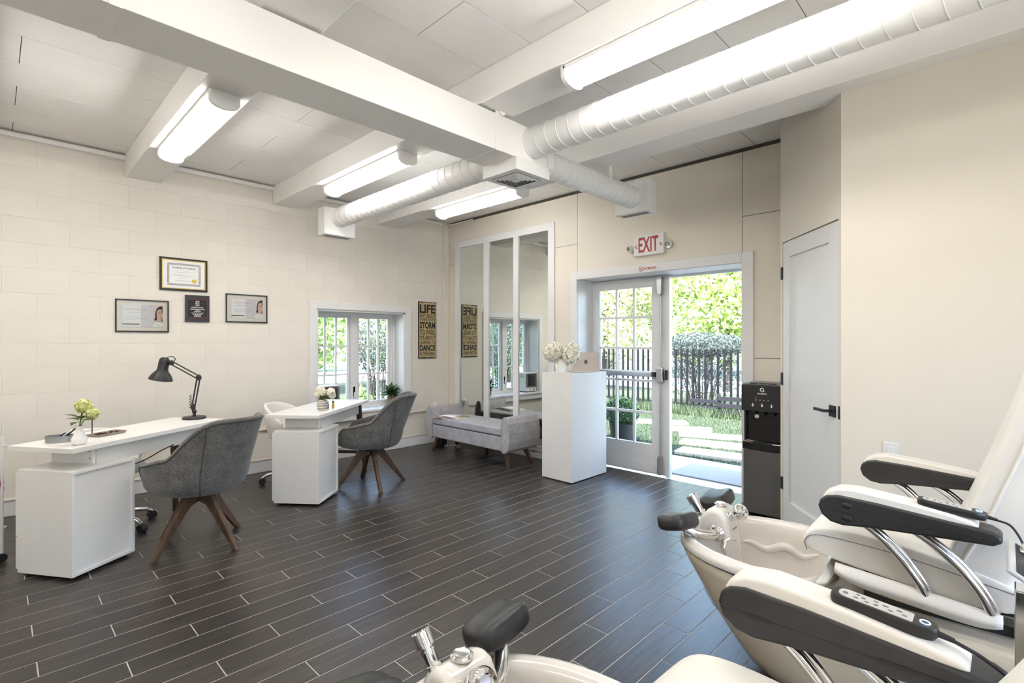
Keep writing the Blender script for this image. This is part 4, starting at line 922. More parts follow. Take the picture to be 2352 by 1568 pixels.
def rbox(cx, cy, cz, hx, hy, hz, r, name, mat, parent, sub=0, mtx=None, dish=0.0):
    """pillow-like rounded box from a superellipsoid grid"""
    mb = MB(); nu, nv = 28, 14
    def pt(i, j):
        w = 2 * PI * i / nu; t = -PI / 2 + PI * j / nv; p = r
        x = hx * spow(math.cos(t), p) * spow(math.cos(w), p); y = hy * spow(math.cos(t), p) * spow(math.sin(w), p); z = hz * spow(math.sin(t), p)
        if z > 0 and dish: z -= dish * math.exp(-((x / hx) ** 2) * 3.0)
        return Vector((cx + x, cy + y, cz + z))
    for j in range(nv + 1):
        for i in range(nu):
            q = pt(i, j); mb.v.append(tuple(mtx @ q if mtx is not None else q))
    for j in range(nv):
        for i in range(nu): mb.f.append((j * nu + i, j * nu + (i + 1) % nu, (j + 1) * nu + (i + 1) % nu, (j + 1) * nu + i))
    return mb.build(name, mat, parent, smooth=180)
def spa_chair(label, loc):
    t = thing('pedicure_spa_chair', label, 'spa chair', loc, 0, 'pedicure spa chairs')
    L = ((0.055, -0.80, 0.245, 0.50), (0.075, -0.835, 0.265, 0.515), (0.14, -0.885, 0.288, 0.525), (0.25, -0.965, 0.312, 0.53), (0.36, -1.035, 0.331, 0.53), (0.44, -1.085, 0.344, 0.53), (0.480, -1.104, 0.347, 0.53), (0.497, -1.100, 0.343, 0.525))
    MB().loft([hull_ring(xf, xr, W, z) for z, xf, W, xr in L], True, False).build('base_shell', 'beige', t, smooth=60)
    MB().tube([(x, y, 0.4885) for x, y, z in hull_ring(-1.106, 0.5, 0.3495, 0.4885)][:NF], 0.003, 6).build('shell_seam', 'seam', t, smooth=90)
    # deck between tub and rear
    ta = tub_ring(0.0, 0.497)[NF:]; hb = hull_ring(-1.10, 0.525, 0.343, 0.497)[NF:]
    ta = [(-0.60, 0.343, 0.497)] + ta + [(-0.60, -0.343, 0.497)]; hb = [(-0.60, 0.3435, 0.497)] + hb + [(-0.60, -0.3435, 0.497)]
    mid = [tuple((Vector(p) + Vector(q)) / 2 + Vector((0, 0, 0.014))) for p, q in zip(ta, hb)]
    MB().loft([ta, mid, hb], closed=False).build('rear_deck', 'beige', t, smooth=70)
    bs = MB().loft([tub_ring(o, z) for o, z in ((0.0, 0.490), (-0.004, 0.503), (0.000, 0.520), (0.012, 0.532), (0.030, 0.535), (0.046, 0.528), (0.056, 0.508), (0.062, 0.47), (0.075, 0.38), (0.095, 0.28), (0.125, 0.225), (0.18, 0.205), (0.26, 0.20))], False, True).build('foot_basin', 'pearl', t, smooth=180)
    def wally(x, o=0.071):
        xf, W, a = -1.105 + o, 0.345 - o, 0.46 - o * 0.6; c = max(0.0, min(1.0, (xf + a - x) / a)) ** (1 / 0.84); return W * spow(math.sin(math.acos(c)), 0.90)
    wv = [Vector((-0.93 + 0.32 * i / 40, wally(-0.93 + 0.32 * i / 40) + 0.006, 0.410 + 0.013 * math.sin(i / 40 * PI * 4.2 + 0.6))) for i in range(41)]
    MB().tube(wv, [0.002 + 0.019 * math.sin(PI * i / 40) ** 0.5 for i in range(41)], 10).build('wave_ridge', 'pearl', bs, smooth=180)
    wv2 = [Vector((p.x, -p.y, p.z)) for p in wv]; MB().tube(wv2, [0.002 + 0.019 * math.sin(PI * i / 40) ** 0.5 for i in range(41)], 10).build('wave_ridge', 'pearl', bs, smooth=180)
    # faucet block
    pr = [(-1.045, 0.40), (-1.040, 0.52), (-1.020, 0.590), (-0.985, 0.630), (-0.950, 0.645), (-0.918, 0.632), (-0.896, 0.598), (-0.886, 0.53), (-0.874, 0.40), (-0.86, 0.25), (-0.95, 0.25)]
    fb = MB().prism(pr, fr((0, 0, 0), (1, 0, 0), (0, 0, 1)), -0.075, 0.075).build('faucet_block', 'pearl', t, bevel=0.024, seg=5, smooth=45)
    MB().lathe([(0.026, 0), (0.028, 0.006), (0.023, 0.011), (0.018, 0.009), (0.018, 0.012), (0.0, 0.013)], 24, (-0.952, 0, 0.642)).build('push_button', 'chrome', fb, smooth=50)
    q = Vector((-0.5, -0.12, 0.85)).to_track_quat('Z', 'Y').to_matrix()
    MB().lathe([(0.024, 0.0), (0.024, 0.014), (0.019, 0.016), (0.019, 0.046), (0.021, 0.047), (0.021, 0.052), (0.017, 0.053), (0.017, 0.057), (0.025, 0.058), (0.0255, 0.094), (0.022, 0.098), (0, 0.098)], 20, (-1.032, -0.02, 0.585), q).build('hand_sprayer', 'chrome', fb, smooth=40)
    q = Vector((0.62, -0.10, 0.42)).to_track_quat('Z', 'Y').to_matrix()
    MB().lathe([(0.022, 0.0), (0.024, 0.008), (0.018, 0.014), (0.017, 0.03), (0.029, 0.04), (0.034, 0.055), (0.034, 0.075), (0.028, 0.086), (0.018, 0.088), (0.016, 0.08), (0, 0.08)], 24, (-0.908, -0.015, 0.600), q).build('spout', 'chrome', fb, smooth=45)
    q = Vector((0.80, -0.58, 0.14)).to_track_quat('Z', 'Y').to_matrix()
    dl_ = MB().lathe([(0.042, 0), (0.044, 0.012), (0.040, 0.020), (0.034, 0.022), (0.0, 0.023)], 8, (-0.895, -0.052, 0.480), q).build('jet_dial', 'chrome', fb, bevel=0.003)
    for i in range(9):
        MB().box(-0.8880, -0.8868, -0.025 + i * 0.0062, -0.0215 + i * 0.0062, 0.5465, 0.5525).build('printed_letter', 'print_g', fb)
    for s_ in (-1, 1):
        st = MB().tube(spline([(-0.935, s_ * 0.072, 0.535), (-0.945, s_ * 0.115, 0.535), (-0.985, s_ * 0.165, 0.545), (-1.03, s_ * 0.205, 0.572)], 6), 0.021, 14).build('pad_stem', 'chrome', t, smooth=60)
        MB().lathe([(0.036, 0), (0.036, 0.008), (0.026, 0.016), (0.02, 0.02)], 22, (-0.937, s_ * 0.074, 0.535), Vector((0, s_, 0)).to_track_quat('Z', 'Y').to_matrix()).build('stem_flange', 'chrome', st, smooth=50)
        mt = Matrix.Translation((-1.055, s_ * 0.215, 0.598)) @ Matrix.Rotation(R_(-14), 4, 'Y') @ Matrix.Rotation(R_(s_ * 8), 4, 'X')
        rbox(0, 0, 0, 0.070, 0.096, 0.040, 0.55, 'foot_pad', 'blackleather', t, mtx=mt, dish=0.008)
    # seat
    sp = [(-0.525, 0.634), (-0.550, 0.668), (-0.520, 0.722), (-0.44, 0.746), (-0.25, 0.738), (-0.03, 0.700), (0.06, 0.66), (0.05, 0.590), (-0.10, 0.590), (-0.30, 0.610)]
    cx_, cz_ = -0.25, 0.668; rings = []
    for y, s_, up in ((-0.287, 0.90, 0), (-0.283, 0.955, 0), (-0.268, 1.0, 0), (-0.15, 1.0, 0.008), (0, 1.0, 0.012), (0.15, 1.0, 0.008), (0.268, 1.0, 0), (0.283, 0.955, 0), (0.287, 0.90, 0)):
        rings.append([(cx_ + (x - cx_) * (1 + (s_ - 1) * 0.35), y, cz_ + (z - cz_) * s_ + (up if z > 0.66 else 0)) for x, z in sp])
    se = MB().loft(rings, True, True).build('seat', 'leather', t, smooth=180, sub=2)
    for s_ in (-1, 1):
        MB().tube(spline([(-0.522, s_ * 0.2865, 0.640), (-0.527, s_ * 0.287, 0.676), (-0.495, s_ * 0.2865, 0.702), (-0.40, s_ * 0.2865, 0.706), (-0.22, s_ * 0.2865, 0.696), (0.02, s_ * 0.2865, 0.662)], 6), 0.0015, 5).build('piping', 'greydev', se, smooth=90)
    # backrest
    P0 = Vector((-0.165, 0, 0.62)); d = Vector((0.31, 0, 0.951)).normalized(); nb = Vector((d.z, 0, -d.x)); rings = []
    for s_, f0, th, hw in ((0.0, 0.05, 0.10, 0.24), (0.02, 0.012, 0.15, 0.272), (0.10, -0.012, 0.175, 0.282), (0.22, -0.004, 0.17, 0.284), (0.45, 0.0, 0.165, 0.284), (0.66, -0.004, 0.15, 0.275), (0.80, -0.012, 0.14, 0.245), (0.875, 0.01, 0.11, 0.20), (0.89, 0.04, 0.05, 0.15)):
        c = P0 + d * s_; rg = []
        for (a, b_) in rounded([(-1, 0), (1, 0), (1, 1), (-1, 1)], [0.11, 0.11, 0.2, 0.2], 3):
            rg.append(tuple(c + nb * (f0 + th * b_) + Vector((0, hw * a, 0))))
        rings.append(rg)
    bk = MB().loft(rings, True, True).build('backrest', 'leather', t, smooth=180, sub=1)
    for s_ in (-1, 1):
        MB().tube(spline([P0 + d * q + nb * (f0 + 0.045) + Vector((0, s_ * hw, 0)) for q, f0, hw in ((0.05, 0.0, 0.281), (0.12, -0.01, 0.285), (0.25, 0.0, 0.287), (0.45, 0.002, 0.287), (0.66, 0.0, 0.278), (0.78, -0.008, 0.255))], 5), 0.004, 6).build('piping', 'leather', bk, smooth=90)
    # armrests
    body = [(-0.462, 0.840), (-0.456, 0.862), (-0.437, 0.880), (-0.405, 0.888), (-0.30, 0.884), (-0.15, 0.872), (-0.028, 0.861), (-0.008, 0.850), (-0.004, 0.834), (-0.025, 0.820), (-0.154, 0.811), (-0.30, 0.800), (-0.39, 0.788), (-0.425, 0.793), (-0.452, 0.813)]
    pad = [(-0.452, 0.868), (-0.440, 0.890), (-0.410, 0.908), (-0.360, 0.914), (-0.22, 0.902), (-0.11, 0.887), (-0.070, 0.878), (-0.052, 0.863), (-0.15, 0.860), (-0.30, 0.873), (-0.405, 0.876)]
    mx = fr((0, 0, 0), (1, 0, 0), (0, 0, 1))
    for s_ in (-1, 1):
        y0, y1 = sorted((-s_ * 0.305, -s_ * 0.393))
        ab = MB().prism(body, mx, y0, y1).build('armrest', 'blackleather', t, bevel=0.013, seg=4, smooth=40)
        MB().prism(pad, mx, y0 + 0.006, y1 - 0.006).build('arm_pad', 'leather', ab, bevel=0.011, seg=4, smooth=40)
        for face, inner in ((s_ * 0.3938, False), (s_ * 0.3042, True)):
            sd_ = 1 if face > 0 else -1
            MB().tube([(-0.455, face, 0.838), (-0.39, face, 0.834), (-0.20, face, 0.838), (-0.01, face, 0.836)], 0.0011, 4).build('parting_line', 'blackmatte', ab)
            for xa, xb, z in ((-0.40, -0.355, 0.8345), (-0.175, -0.06, 0.8375)): MB().box(xa, xb, face - 0.0012, face + 0.0012, z - 0.0035, z + 0.0035).build('vent_slot', 'blackmatte', ab)
            if s_ < 0 and not inner:
                for z in (0.857, 0.815): MB().ball((-0.378, face, z), 0.015, 0.003, 0.010, 14, 8).build('arm_button', 'black', ab, smooth=180)
        for pts in ([(-0.360, 0.815), (-0.295, 0.765), (-0.240, 0.705), (-0.200, 0.645), (-0.178, 0.598)], [(-0.235, 0.825), (-0.165, 0.780), (-0.105, 0.725), (-0.060, 0.665), (-0.030, 0.600)]):
            for k, dy in enumerate((-0.009, 0.009)):
                MB().tube(spline([(x + k * 0.010, s_ * (0.345 - 0.035 * i / 4) + dy, z) for i, (x, z) in enumerate(pts)], 6), 0.0115, 10).build('arm_strut', 'chrome', t, smooth=60)
        MB().box(-0.25, 0.10, s_ * 0.262 - 0.012, s_ * 0.262 + 0.012, 0.560, 0.590).build('side_rail', 'steel', t, bevel=0.004)
        def flap(u, v):
            x = -0.425 + 0.42 * u; z = 0.634 - 0.030 * u - 0.062 * v + (0.022 * (abs(2 * u - 1) ** 6) * v); y = 0.318 + 0.022 * math.sin(PI * v)
            return (x, s_ * y, z)
        MB().grid(24, 8, flap).build('splash_flap', 'leather', t, smooth=180, solid=0.007)
        def curl(u, v):
            p = spline([(-0.45, 0.640), (-0.462, 0.605), (-0.452, 0.575), (-0.462, 0.548), (-0.492, 0.536)], 6); i = u * (len(p) - 1); k = min(int(i), len(p) - 2); c = p[k].lerp(p[k + 1], i - k)
            return (c[0], s_ * (0.12 + 0.18 * v), c[1])
        MB().grid(16, 4, curl).build('flap_curl', 'leather', t, smooth=180, solid=0.008)
    MB().box(-0.36, 0.24, -0.23, 0.23, 0.50, 0.60).build('seat_mount', 'blackmatte', t, bevel=0.01)
    MB().box(0.02, 0.34, -0.25, 0.25, 0.505, 0.66).build('mechanism_cover', 'greydev', t, bevel=0.02)
    for x in (-0.62, 0.36):
        for y in (-0.17, 0.17): MB().cyl((x, y, 0), (x, y, 0.058), 0.035, n=18).build('foot', 'blackmatte', t, smooth=50)
    MB().tube(spline([(-0.25, -0.20, 0.03), (-0.40, -0.24, 0.022), (-0.32, -0.31, 0.02), (-0.10, -0.30, 0.02), (0.15, -0.22, 0.03)], 8), 0.02, 10).build('drain_hose', 'blackmatte', t, smooth=60)
    return t
chA = spa_chair('cream pedicure spa chair with white leather, further from the camera, by the water dispenser', (0, 2.37, 0))
chA['label'] = 'cream pedicure spa chair with white leather by the water dispenser'
chB = copy_tree(chA); chB.location = (0.015, 0.79, 0); chB['label'] = 'cream pedicure spa chair cut off by the bottom of the picture'
for ch in chB.children:      # this chair is reclined a little further
    if ch.name.startswith('backrest'):
        ch.matrix_local = Matrix.Translation((-0.165, 0, 0.62)) @ Matrix.Rotation(R_(10), 4, 'Y') @ Matrix.Translation((0.165, 0, -0.62))
# ---- remote controls on the arms
def remote(label, loc, pitch, cord):
    t = thing('massage_remote', label, 'remote', loc); t.rotation_euler = (0, pitch, 0); t.scale = (0.84, 0.95, 0.95)
    o_ = rounded([(-0.095, -0.024), (0.07, -0.027), (0.098, -0.012), (0.098, 0.012), (0.07, 0.027), (-0.095, 0.024)], [0.022, 0.02, 0.012, 0.012, 0.02, 0.022], 5)
    MB().loft([[(x * 0.95, y * 0.86, 0) for x, y in o_], [(x, y, 0.008) for x, y in o_], [(x, y, 0.017) for x, y in o_], [(x * 0.97, y * 0.9, 0.023) for x, y in o_]], True, True).build('remote_body', 'black', t, smooth=40)
    f_ = rounded([(-0.080, -0.018), (0.055, -0.019), (0.055, 0.019), (-0.080, 0.018)], [0.017, 0.004, 0.004, 0.017], 5)
    fp = MB().prism(f_, Matrix.Identity(4), 0.0231, 0.0242).build('face_plate', 'silver_face', t)
    for (x, y, w, h) in ((-0.068, 0, 0.006, 0.006), (-0.045, 0.009, 0.004, 0.003), (-0.047, -0.006, 0.005, 0.0035), (-0.034, 0.003, 0.005, 0.004), (-0.026, -0.008, 0.005, 0.003), (-0.012, 0.009, 0.006, 0.003), (-0.010, -0.006, 0.005, 0.004), (0.006, 0.004, 0.006, 0.003), (0.016, -0.007, 0.005, 0.003), (0.030, 0.006, 0.006, 0.0035), (0.040, -0.006, 0.005, 0.003)):
        MB().ball((x, y, 0.0242), w, h, 0.0012, 10, 6).build('button', 'greydev', fp, smooth=180)
    MB().lathe([(0.007, 0), (0.007, 0.0012), (0.0095, 0.0012), (0.0095, 0)], 20, (0.074, 0, 0.0235)).build('power_ring', 'bluering', t)
    MB().cyl((0.095, 0, 0.012), (0.122, 0, 0.010), 0.006, 0.0045, n=10).build('strain_relief', 'black', t, smooth=50)
    MB().tube(spline(cord, 8), 0.0034, 7).build('cord', 'black', t, smooth=60)
    return t
remote('black massage remote on the near arm of the spa chair by the dispenser', (-0.120, 2.018, 0.8885), R_(5.5), [(0.118, 0, 0.010), (0.16, -0.005, 0.0), (0.20, -0.02, -0.06), (0.225, -0.03, -0.15), (0.24, -0.02, -0.26)])
remote('black massage remote with glowing blue ring on the nearest armrest', (-0.165, 1.139, 0.8935), R_(5.5), [(0.118, 0, 0.010), (0.17, -0.005, 0.0), (0.22, 0.0, -0.03), (0.28, 0.03, -0.12), (0.30, 0.04, -0.26)])
# ---- folding side tray between the chairs
st = thing('side_tray', 'chrome post with tilted dark tray between the two spa chairs', 'tray', (0.10, 1.76, 0))
MB().cyl((0, 0, 0), (0, 0, 0.02), 0.11, 0.10, n=24).build('foot_plate', 'steel', st, smooth=40)
MB().box(-0.085, -0.065, -0.035, 0.035, 0.02, 0.80).build('flat_post', 'chrome', st, bevel=0.003)
MB().tube(spline([(-0.01, 0.03, 0.76), (-0.055, 0.03, 0.84), (-0.06, 0.03, 0.885), (-0.03, 0.03, 0.925), (0.06, 0.03, 0.93), (0.12, 0.03, 0.90)], 8), 0.014, 12).build('tube_arm', 'chrome', st, smooth=60)
mt = Matrix.Translation((0.03, -0.02, 0.80)) @ Matrix.Rotation(R_(32), 4, 'Y')
tp = MB().obox(mt @ Vector((0, 0, 0)), mt.to_3x3() @ Vector((0.15, 0, 0)), mt.to_3x3() @ Vector((0, 0.12, 0)), mt.to_3x3() @ Vector((0, 0, 0.006))).build('tray_rim', 'silver_face', st, bevel=0.004)
MB().obox(mt @ Vector((0.004, 0, 0.0065)), mt.to_3x3() @ Vector((0.14, 0, 0)), mt.to_3x3() @ Vector((0, 0.114, 0)), mt.to_3x3() @ Vector((0, 0, 0.001))).build('tray_surface', 'blackmatte', st)
for i in range(5):
    MB().obox(mt @ Vector((-0.085 + i * 0.03, 0.03, 0.008)), mt.to_3x3() @ Vector((0.006, 0, 0)), mt.to_3x3() @ Vector((0, 0.05, 0)), mt.to_3x3() @ Vector((0, 0, 0.0006))).build('printed_bar', 'whitemark', st)
# ================================================================ SMALL THINGS
U1 = Vector((-math.sin(R_(33.4)), math.cos(R_(33.4)), 0)); W1 = Vector((-U1.y, U1.x, 0))
# ---- black desk lamp (built in image-aligned side plane: local x toward the shade)
lp = thing('desk_lamp', 'black swing-arm desk lamp on the nearest white desk', 'lamp', (-4.735, 1.155, TD), R_(44.23 + 180))
MB().lathe([(0.0, 0.024), (0.03, 0.024), (0.078, 0.020), (0.086, 0.012), (0.086, 0.0), (0.0, 0.0)], 32).build('base', 'black', lp, smooth=40)
MB().cyl((0, 0, 0.02), (0, 0, 0.06), 0.012, n=12).ball((0.0, 0, 0.06), 0.018, 0.016, 0.018, 12, 8).build('pivot', 'black', lp, smooth=60)
def rods(p0, p1, off):
    p0 = Vector(p0); p1 = Vector(p1); d = (p1 - p0).normalized(); n = Vector((d.z, 0, -d.x)) * off
    for s_ in (-1, 1): MB().cyl(p0 + n * s_, p1 + n * s_, 0.0055, n=8).build('arm_rod', 'black', lp, smooth=60)
E1 = (-0.035, 0, 0.335); E2 = (0.185, 0, 0.455)
rods((0.012, 0, 0.075), E1, 0.012); rods(E1, E2, 0.013)
MB().ball(E1, 0.024, 0.014, 0.026, 14, 10).cyl((E1[0], -0.02, E1[2]), (E1[0], 0.02, E1[2]), 0.011, n=10).build('elbow_joint', 'black', lp, smooth=60)
MB().ball((0.01, 0, 0.095), 0.02, 0.012, 0.03, 12, 8).build('lower_joint', 'black', lp, smooth=60)
MB().tube([(0.030 - 0.010 * math.sin(i * 0.9) * 0 , 0.012 * math.cos(i * 1.2), 0.09 + i * 0.0045) for i in range(24)], 0.003, 5).build('spring', 'black', lp, smooth=60)
MB().ball(E2, 0.02, 0.014, 0.022, 12, 8).cyl((E2[0], 0, E2[2]), (E2[0] + 0.055, 0, E2[2] - 0.03), 0.008, n=8).build('head_joint', 'black', lp, smooth=60)
q = Vector((0.20, 0.0, -0.98)).to_track_quat('Z', 'Y').to_matrix()
MB().lathe([(0.0, -0.085), (0.022, -0.083), (0.035, -0.07), (0.038, -0.045), (0.038, 0.01), (0.045, 0.03), (0.066, 0.055), (0.082, 0.085), (0.086, 0.10), (0.082, 0.10), (0.06, 0.06), (0.03, 0.02), (0, 0.02)], 32, (0.255, 0, 0.415), q).build('lamp_shade', 'black', lp, smooth=45)
MB().tube(spline([(0.235, 0, 0.47), (0.215, 0, 0.50), (0.175, 0, 0.505), (0.155, 0, 0.485), (0.175, 0, 0.46)], 6), 0.003, 6).build('cord', 'black', lp, smooth=60)
# ---- flowers
def flower_head(par, c, r, mat, n=150, ps=0.02, name='flower_head'):
    mb = MB(); c = Vector(c)
    for i in range(n):
        z = 1 - 2 * (i + 0.5) / n; a = i * 2.399963; rr = math.sqrt(1 - z * z)
        nrm = Vector((rr * math.cos(a), rr * math.sin(a), z)); nrm = (nrm + Vector((rnd(-.25, .25), rnd(-.25, .25), rnd(-.25, .25)))).normalized()
        p = c + nrm * r * rnd(0.80, 1.10); t1 = nrm.cross(Vector((rnd(-1, 1), rnd(-1, 1), rnd(-1, 1)))).normalized(); t2 = nrm.cross(t1); s_ = ps * rnd(0.75, 1.2)
        mb.add([p - t1 * s_, p - t2 * s_ * 0.8 + nrm * s_ * 0.25, p + t1 * s_, p + t2 * s_ * 0.8 + nrm * s_ * 0.25, p], [(0, 1, 4), (1, 2, 4), (2, 3, 4), (3, 0, 4)])
    mb.ball(tuple(c), r * 0.72, r * 0.72, r * 0.72, 12, 8)
    return mb.build(name, mat, par)
def leafmesh(L, w, bend=0.25, name='leaf', mat='leafmid'):
    mb = MB(); n = 6
    for i in range(n + 1):
        t = i / n; ww = w * math.sin(PI * (0.06 + 0.94 * t) ** 0.8) * (1 if i < n else 0.02); z = -bend * L * t * t
        mb.v += [(L * t, -ww, z + ww * 0.25), (L * t, 0, z), (L * t, ww, z + ww * 0.25)]
    for i in range(n):
        for k in (0, 1): mb.f.append((i * 3 + k, i * 3 + 3 + k, i * 3 + 4 + k, i * 3 + 1 + k))
    me = mb.mesh(name, 180); me.materials.append(M[mat]); return me
def place_leaf(par, me, p, az, el, sc=1.0, roll=0.0):
    m = Matrix.Translation(p) @ Matrix.Rotation(az, 4, 'Z') @ Matrix.Rotation(-el, 4, 'Y') @ Matrix.Rotation(roll, 4, 'X') @ Matrix.Scale(sc, 4)
    return ob('leaf', me, None, par, mtx=m)
def img_axes(rz): return None
# vase with yellow flowers on desk 1
v = thing('flower_vase', 'small white vase with yellow-green flowers on the nearest desk', 'vase', (-4.045, 0.375, TD), R_(44.23))
MB().lathe([(0.0, 0.0), (0.026, 0.0), (0.040, 0.018), (0.040, 0.038), (0.026, 0.065), (0.016, 0.088), (0.019, 0.108), (0.022, 0.114), (0.018, 0.112), (0.013, 0.09), (0.0, 0.06)], 28).build('vase_body', 'ceramic', v, smooth=60)
for c, r in (((0.035, -0.01, 0.235), 0.040), ((0.002, 0.02, 0.232), 0.034), ((0.082, 0.0, 0.190), 0.033)):
    flower_head(v, c, r, 'petal_y', 120, 0.013); MB().tube(spline([(0, 0, 0.10), (c[0] * 0.4, c[1] * 0.4, 0.15), (c[0], c[1], c[2] - 0.02)], 5), 0.0025, 6).build('stem', 'leafmid', v, smooth=60)
lm = leafmesh(0.075, 0.024)
for az, el, p in ((R_(185), R_(18), (-0.005, 0, 0.15)), (R_(160), R_(-5), (-0.003, 0, 0.135)), (R_(20), R_(12), (0.01, 0, 0.145)), (R_(210), R_(35), (0, 0, 0.16)), (R_(330), R_(30), (0.01, 0, 0.16)), (R_(60), R_(25), (0.0, 0.01, 0.15))): place_leaf(v, lm, p, az, el)
# oval pewter dish with tools
tr_ = thing('pewter_dish', 'oval pewter dish of manicure tools beside the yellow flowers', 'dish', (-4.235, 0.300, TD), R_(60))
el_ = lambda k, z: [(0.075 * k * math.cos(2 * PI * i / 32), 0.045 * k * math.sin(2 * PI * i / 32), z) for i in range(32)]
MB().loft([el_(0.97, 0), el_(1.0, 0.042), el_(0.95, 0.042), el_(0.92, 0.006)], True, True).build('dish_bowl', 'pewter', tr_, smooth=40)
for i, (a, mt_) in enumerate(((0.2, 'bluebottle'), (0.9, 'black'), (-0.5, 'whitemark'), (0.45, 'black'))):
    MB().cyl((-0.03 + i * 0.015, -0.01, 0.015), (0.03 + i * 0.018, 0.02 * math.sin(a), 0.055 + 0.01 * i), 0.005, n=8).build('manicure_tool', mt_, tr_, smooth=60)
wl2 = thing('wire_loop', 'thin black wire loop standing behind the yellow flowers', 'tool', (-4.36, 0.47, TD))
MB().cyl((0, 0, 0), (0, 0, 0.008), 0.02, n=14).build('foot', 'black', wl2, smooth=40)
MB().tube([(0, 0, 0.006), (0, 0, 0.16)] + [(0.009 * math.cos(a), 0.009 * math.sin(a) * 0.7, 0.178 + 0.018 * math.sin(a)) for a in [R_(-80 + i * 24) for i in range(15)]], 0.0032, 6).build('wire', 'black', wl2, smooth=60)
# taupe tray
ty = thing('taupe_tray', 'flat taupe tray of dark nail samples on the nearest desk', 'tray', (-4.345, 0.545, TD), R_(123))
MB().loft([[(x * 0.9, y * 0.85, 0) for x, y in rounded([(-.10, -.055), (.10, -.055), (.10, .055), (-.10, .055)], .008)], [(x, y, 0.016) for x, y in rounded([(-.10, -.055), (.10, -.055), (.10, .055), (-.10, .055)], .008)], [(x * 0.96, y * 0.94, 0.016) for x, y in rounded([(-.10, -.055), (.10, -.055), (.10, .055), (-.10, .055)], .008)], [(x * 0.88, y * 0.82, 0.004) for x, y in rounded([(-.10, -.055), (.10, -.055), (.10, .055), (-.10, .055)], .008)]], True, True).build('tray_dish', 'taupe', ty, smooth=40)
for i in range(7): MB().ball((-0.06 + i * 0.02, rnd(-0.02, 0.02), 0.013), 0.017, 0.012, 0.008, 10, 6).build('nail_sample', ('brown', 'brown', 'maroon', 'greydev')[i % 4], ty, smooth=180)
# lead from the desk
cb = MB().tube(spline([(-4.30, 0.92, 0.66), (-4.36, 0.86, 0.62), (-4.42, 0.78, 0.56), (-4.46, 0.72, 0.53)], 6), 0.004, 6).build('power_cable', 'black', smooth=60); tag(cb, 'thin black cable hanging under the nearest desk', 'cable')
# striped vase with white roses on desk 2
v = thing('flower_vase', 'striped stoneware vase with white roses on the window desk', 'vase', (-4.485, 2.118, TD), R_(44.23))
pf = [(0.0, 0.0), (0.034, 0.0), (0.042, 0.012), (0.047, 0.03), (0.048, 0.055), (0.046, 0.078), (0.036, 0.094), (0.033, 0.098), (0.028, 0.096), (0.028, 0.08), (0, 0.07)]
MB().lathe(pf, 28).build('vase_body', 'striped_l', v, smooth=60)
for z, r in ((0.016, 0.0440), (0.024, 0.0458), (0.040, 0.0480), (0.046, 0.0484), (0.062, 0.0482), (0.070, 0.0474), (0.086, 0.0425)):
    MB().lathe([(r, z - 0.0018), (r + 0.0009, z), (r, z + 0.0018)], 28).build('stripe', 'striped_d', v, smooth=60)
for c, r in (((-0.022, 0.0, 0.185), 0.038), ((0.012, -0.015, 0.165), 0.030), ((-0.035, -0.012, 0.150), 0.026), ((0.078, 0.0, 0.165), 0.034), ((0.085, 0.01, 0.135), 0.026)):
    flower_head(v, c, r, 'petal_w', 60, 0.02); MB().tube(spline([(0, 0, 0.085), (c[0] * 0.4, c[1] * 0.4, 0.12), (c[0], c[1], c[2] - 0.02)], 5), 0.003, 6).build('stem', 'leafmid', v, smooth=60)
lm2 = leafmesh(0.055, 0.019, 0.3, mat='leafmid')
for i in range(16): place_leaf(v, lm2, (rnd(-0.02, 0.03), rnd(-0.015, 0.015), rnd(0.095, 0.135)), rnd(0, 2 * PI), R_(rnd(-10, 45)), rnd(0.8, 1.15))
for p, mt_, lb in (((-4.567, 2.205), 'bluebottle', 'small blue bottle with black cap beside the striped vase'), ((-4.575, 2.265), 'amber', 'small amber-labelled bottle with black cap beside the striped vase')):
    b = thing('oil_bottle', lb, 'bottle', (p[0], p[1], TD))
    MB().lathe([(0, 0), (0.0125, 0), (0.0135, 0.004), (0.0135, 0.042), (0.008, 0.050), (0, 0.050)], 16).build('bottle_body', mt_, b, smooth=50)
    MB().lathe([(0.009, 0.048), (0.0095, 0.05), (0.0095, 0.066), (0, 0.067)], 14).build('cap', 'black', b, smooth=50)
# plant on the sill
pt = thing('potted_plant', 'leafy dark green plant in a wicker pot on the window sill', 'plant', (-5.86, 3.715, WZ0 + 0.008))
MB().lathe([(0, 0), (0.050, 0), (0.055, 0.02), (0.058, 0.115), (0.054, 0.118), (0.050, 0.10), (0, 0.10)], 24).build('wicker_pot', 'wicker', pt, smooth=60)
for i in range(6): MB().tube([(rnd(-.01, .01), rnd(-.01, .01), 0.09), (rnd(-.06, .06), rnd(-.06, .06), 0.22)], 0.003, 5).build('stem', 'leafmid', pt)
lm3 = leafmesh(0.115, 0.024, 0.35, mat='leafdark')
for i in range(44):
    az = i * 2.4; el = R_(80 - 95 * (i / 44)); z = 0.135 + 0.10 * rnd(0.1, 1.0) * (1 - i / 60); r = 0.055 * rnd(0.2, 1)
    place_leaf(pt, lm3, (r * math.cos(az), r * math.sin(az), z), az, el, rnd(0.75, 1.1), rnd(-.4, .4))
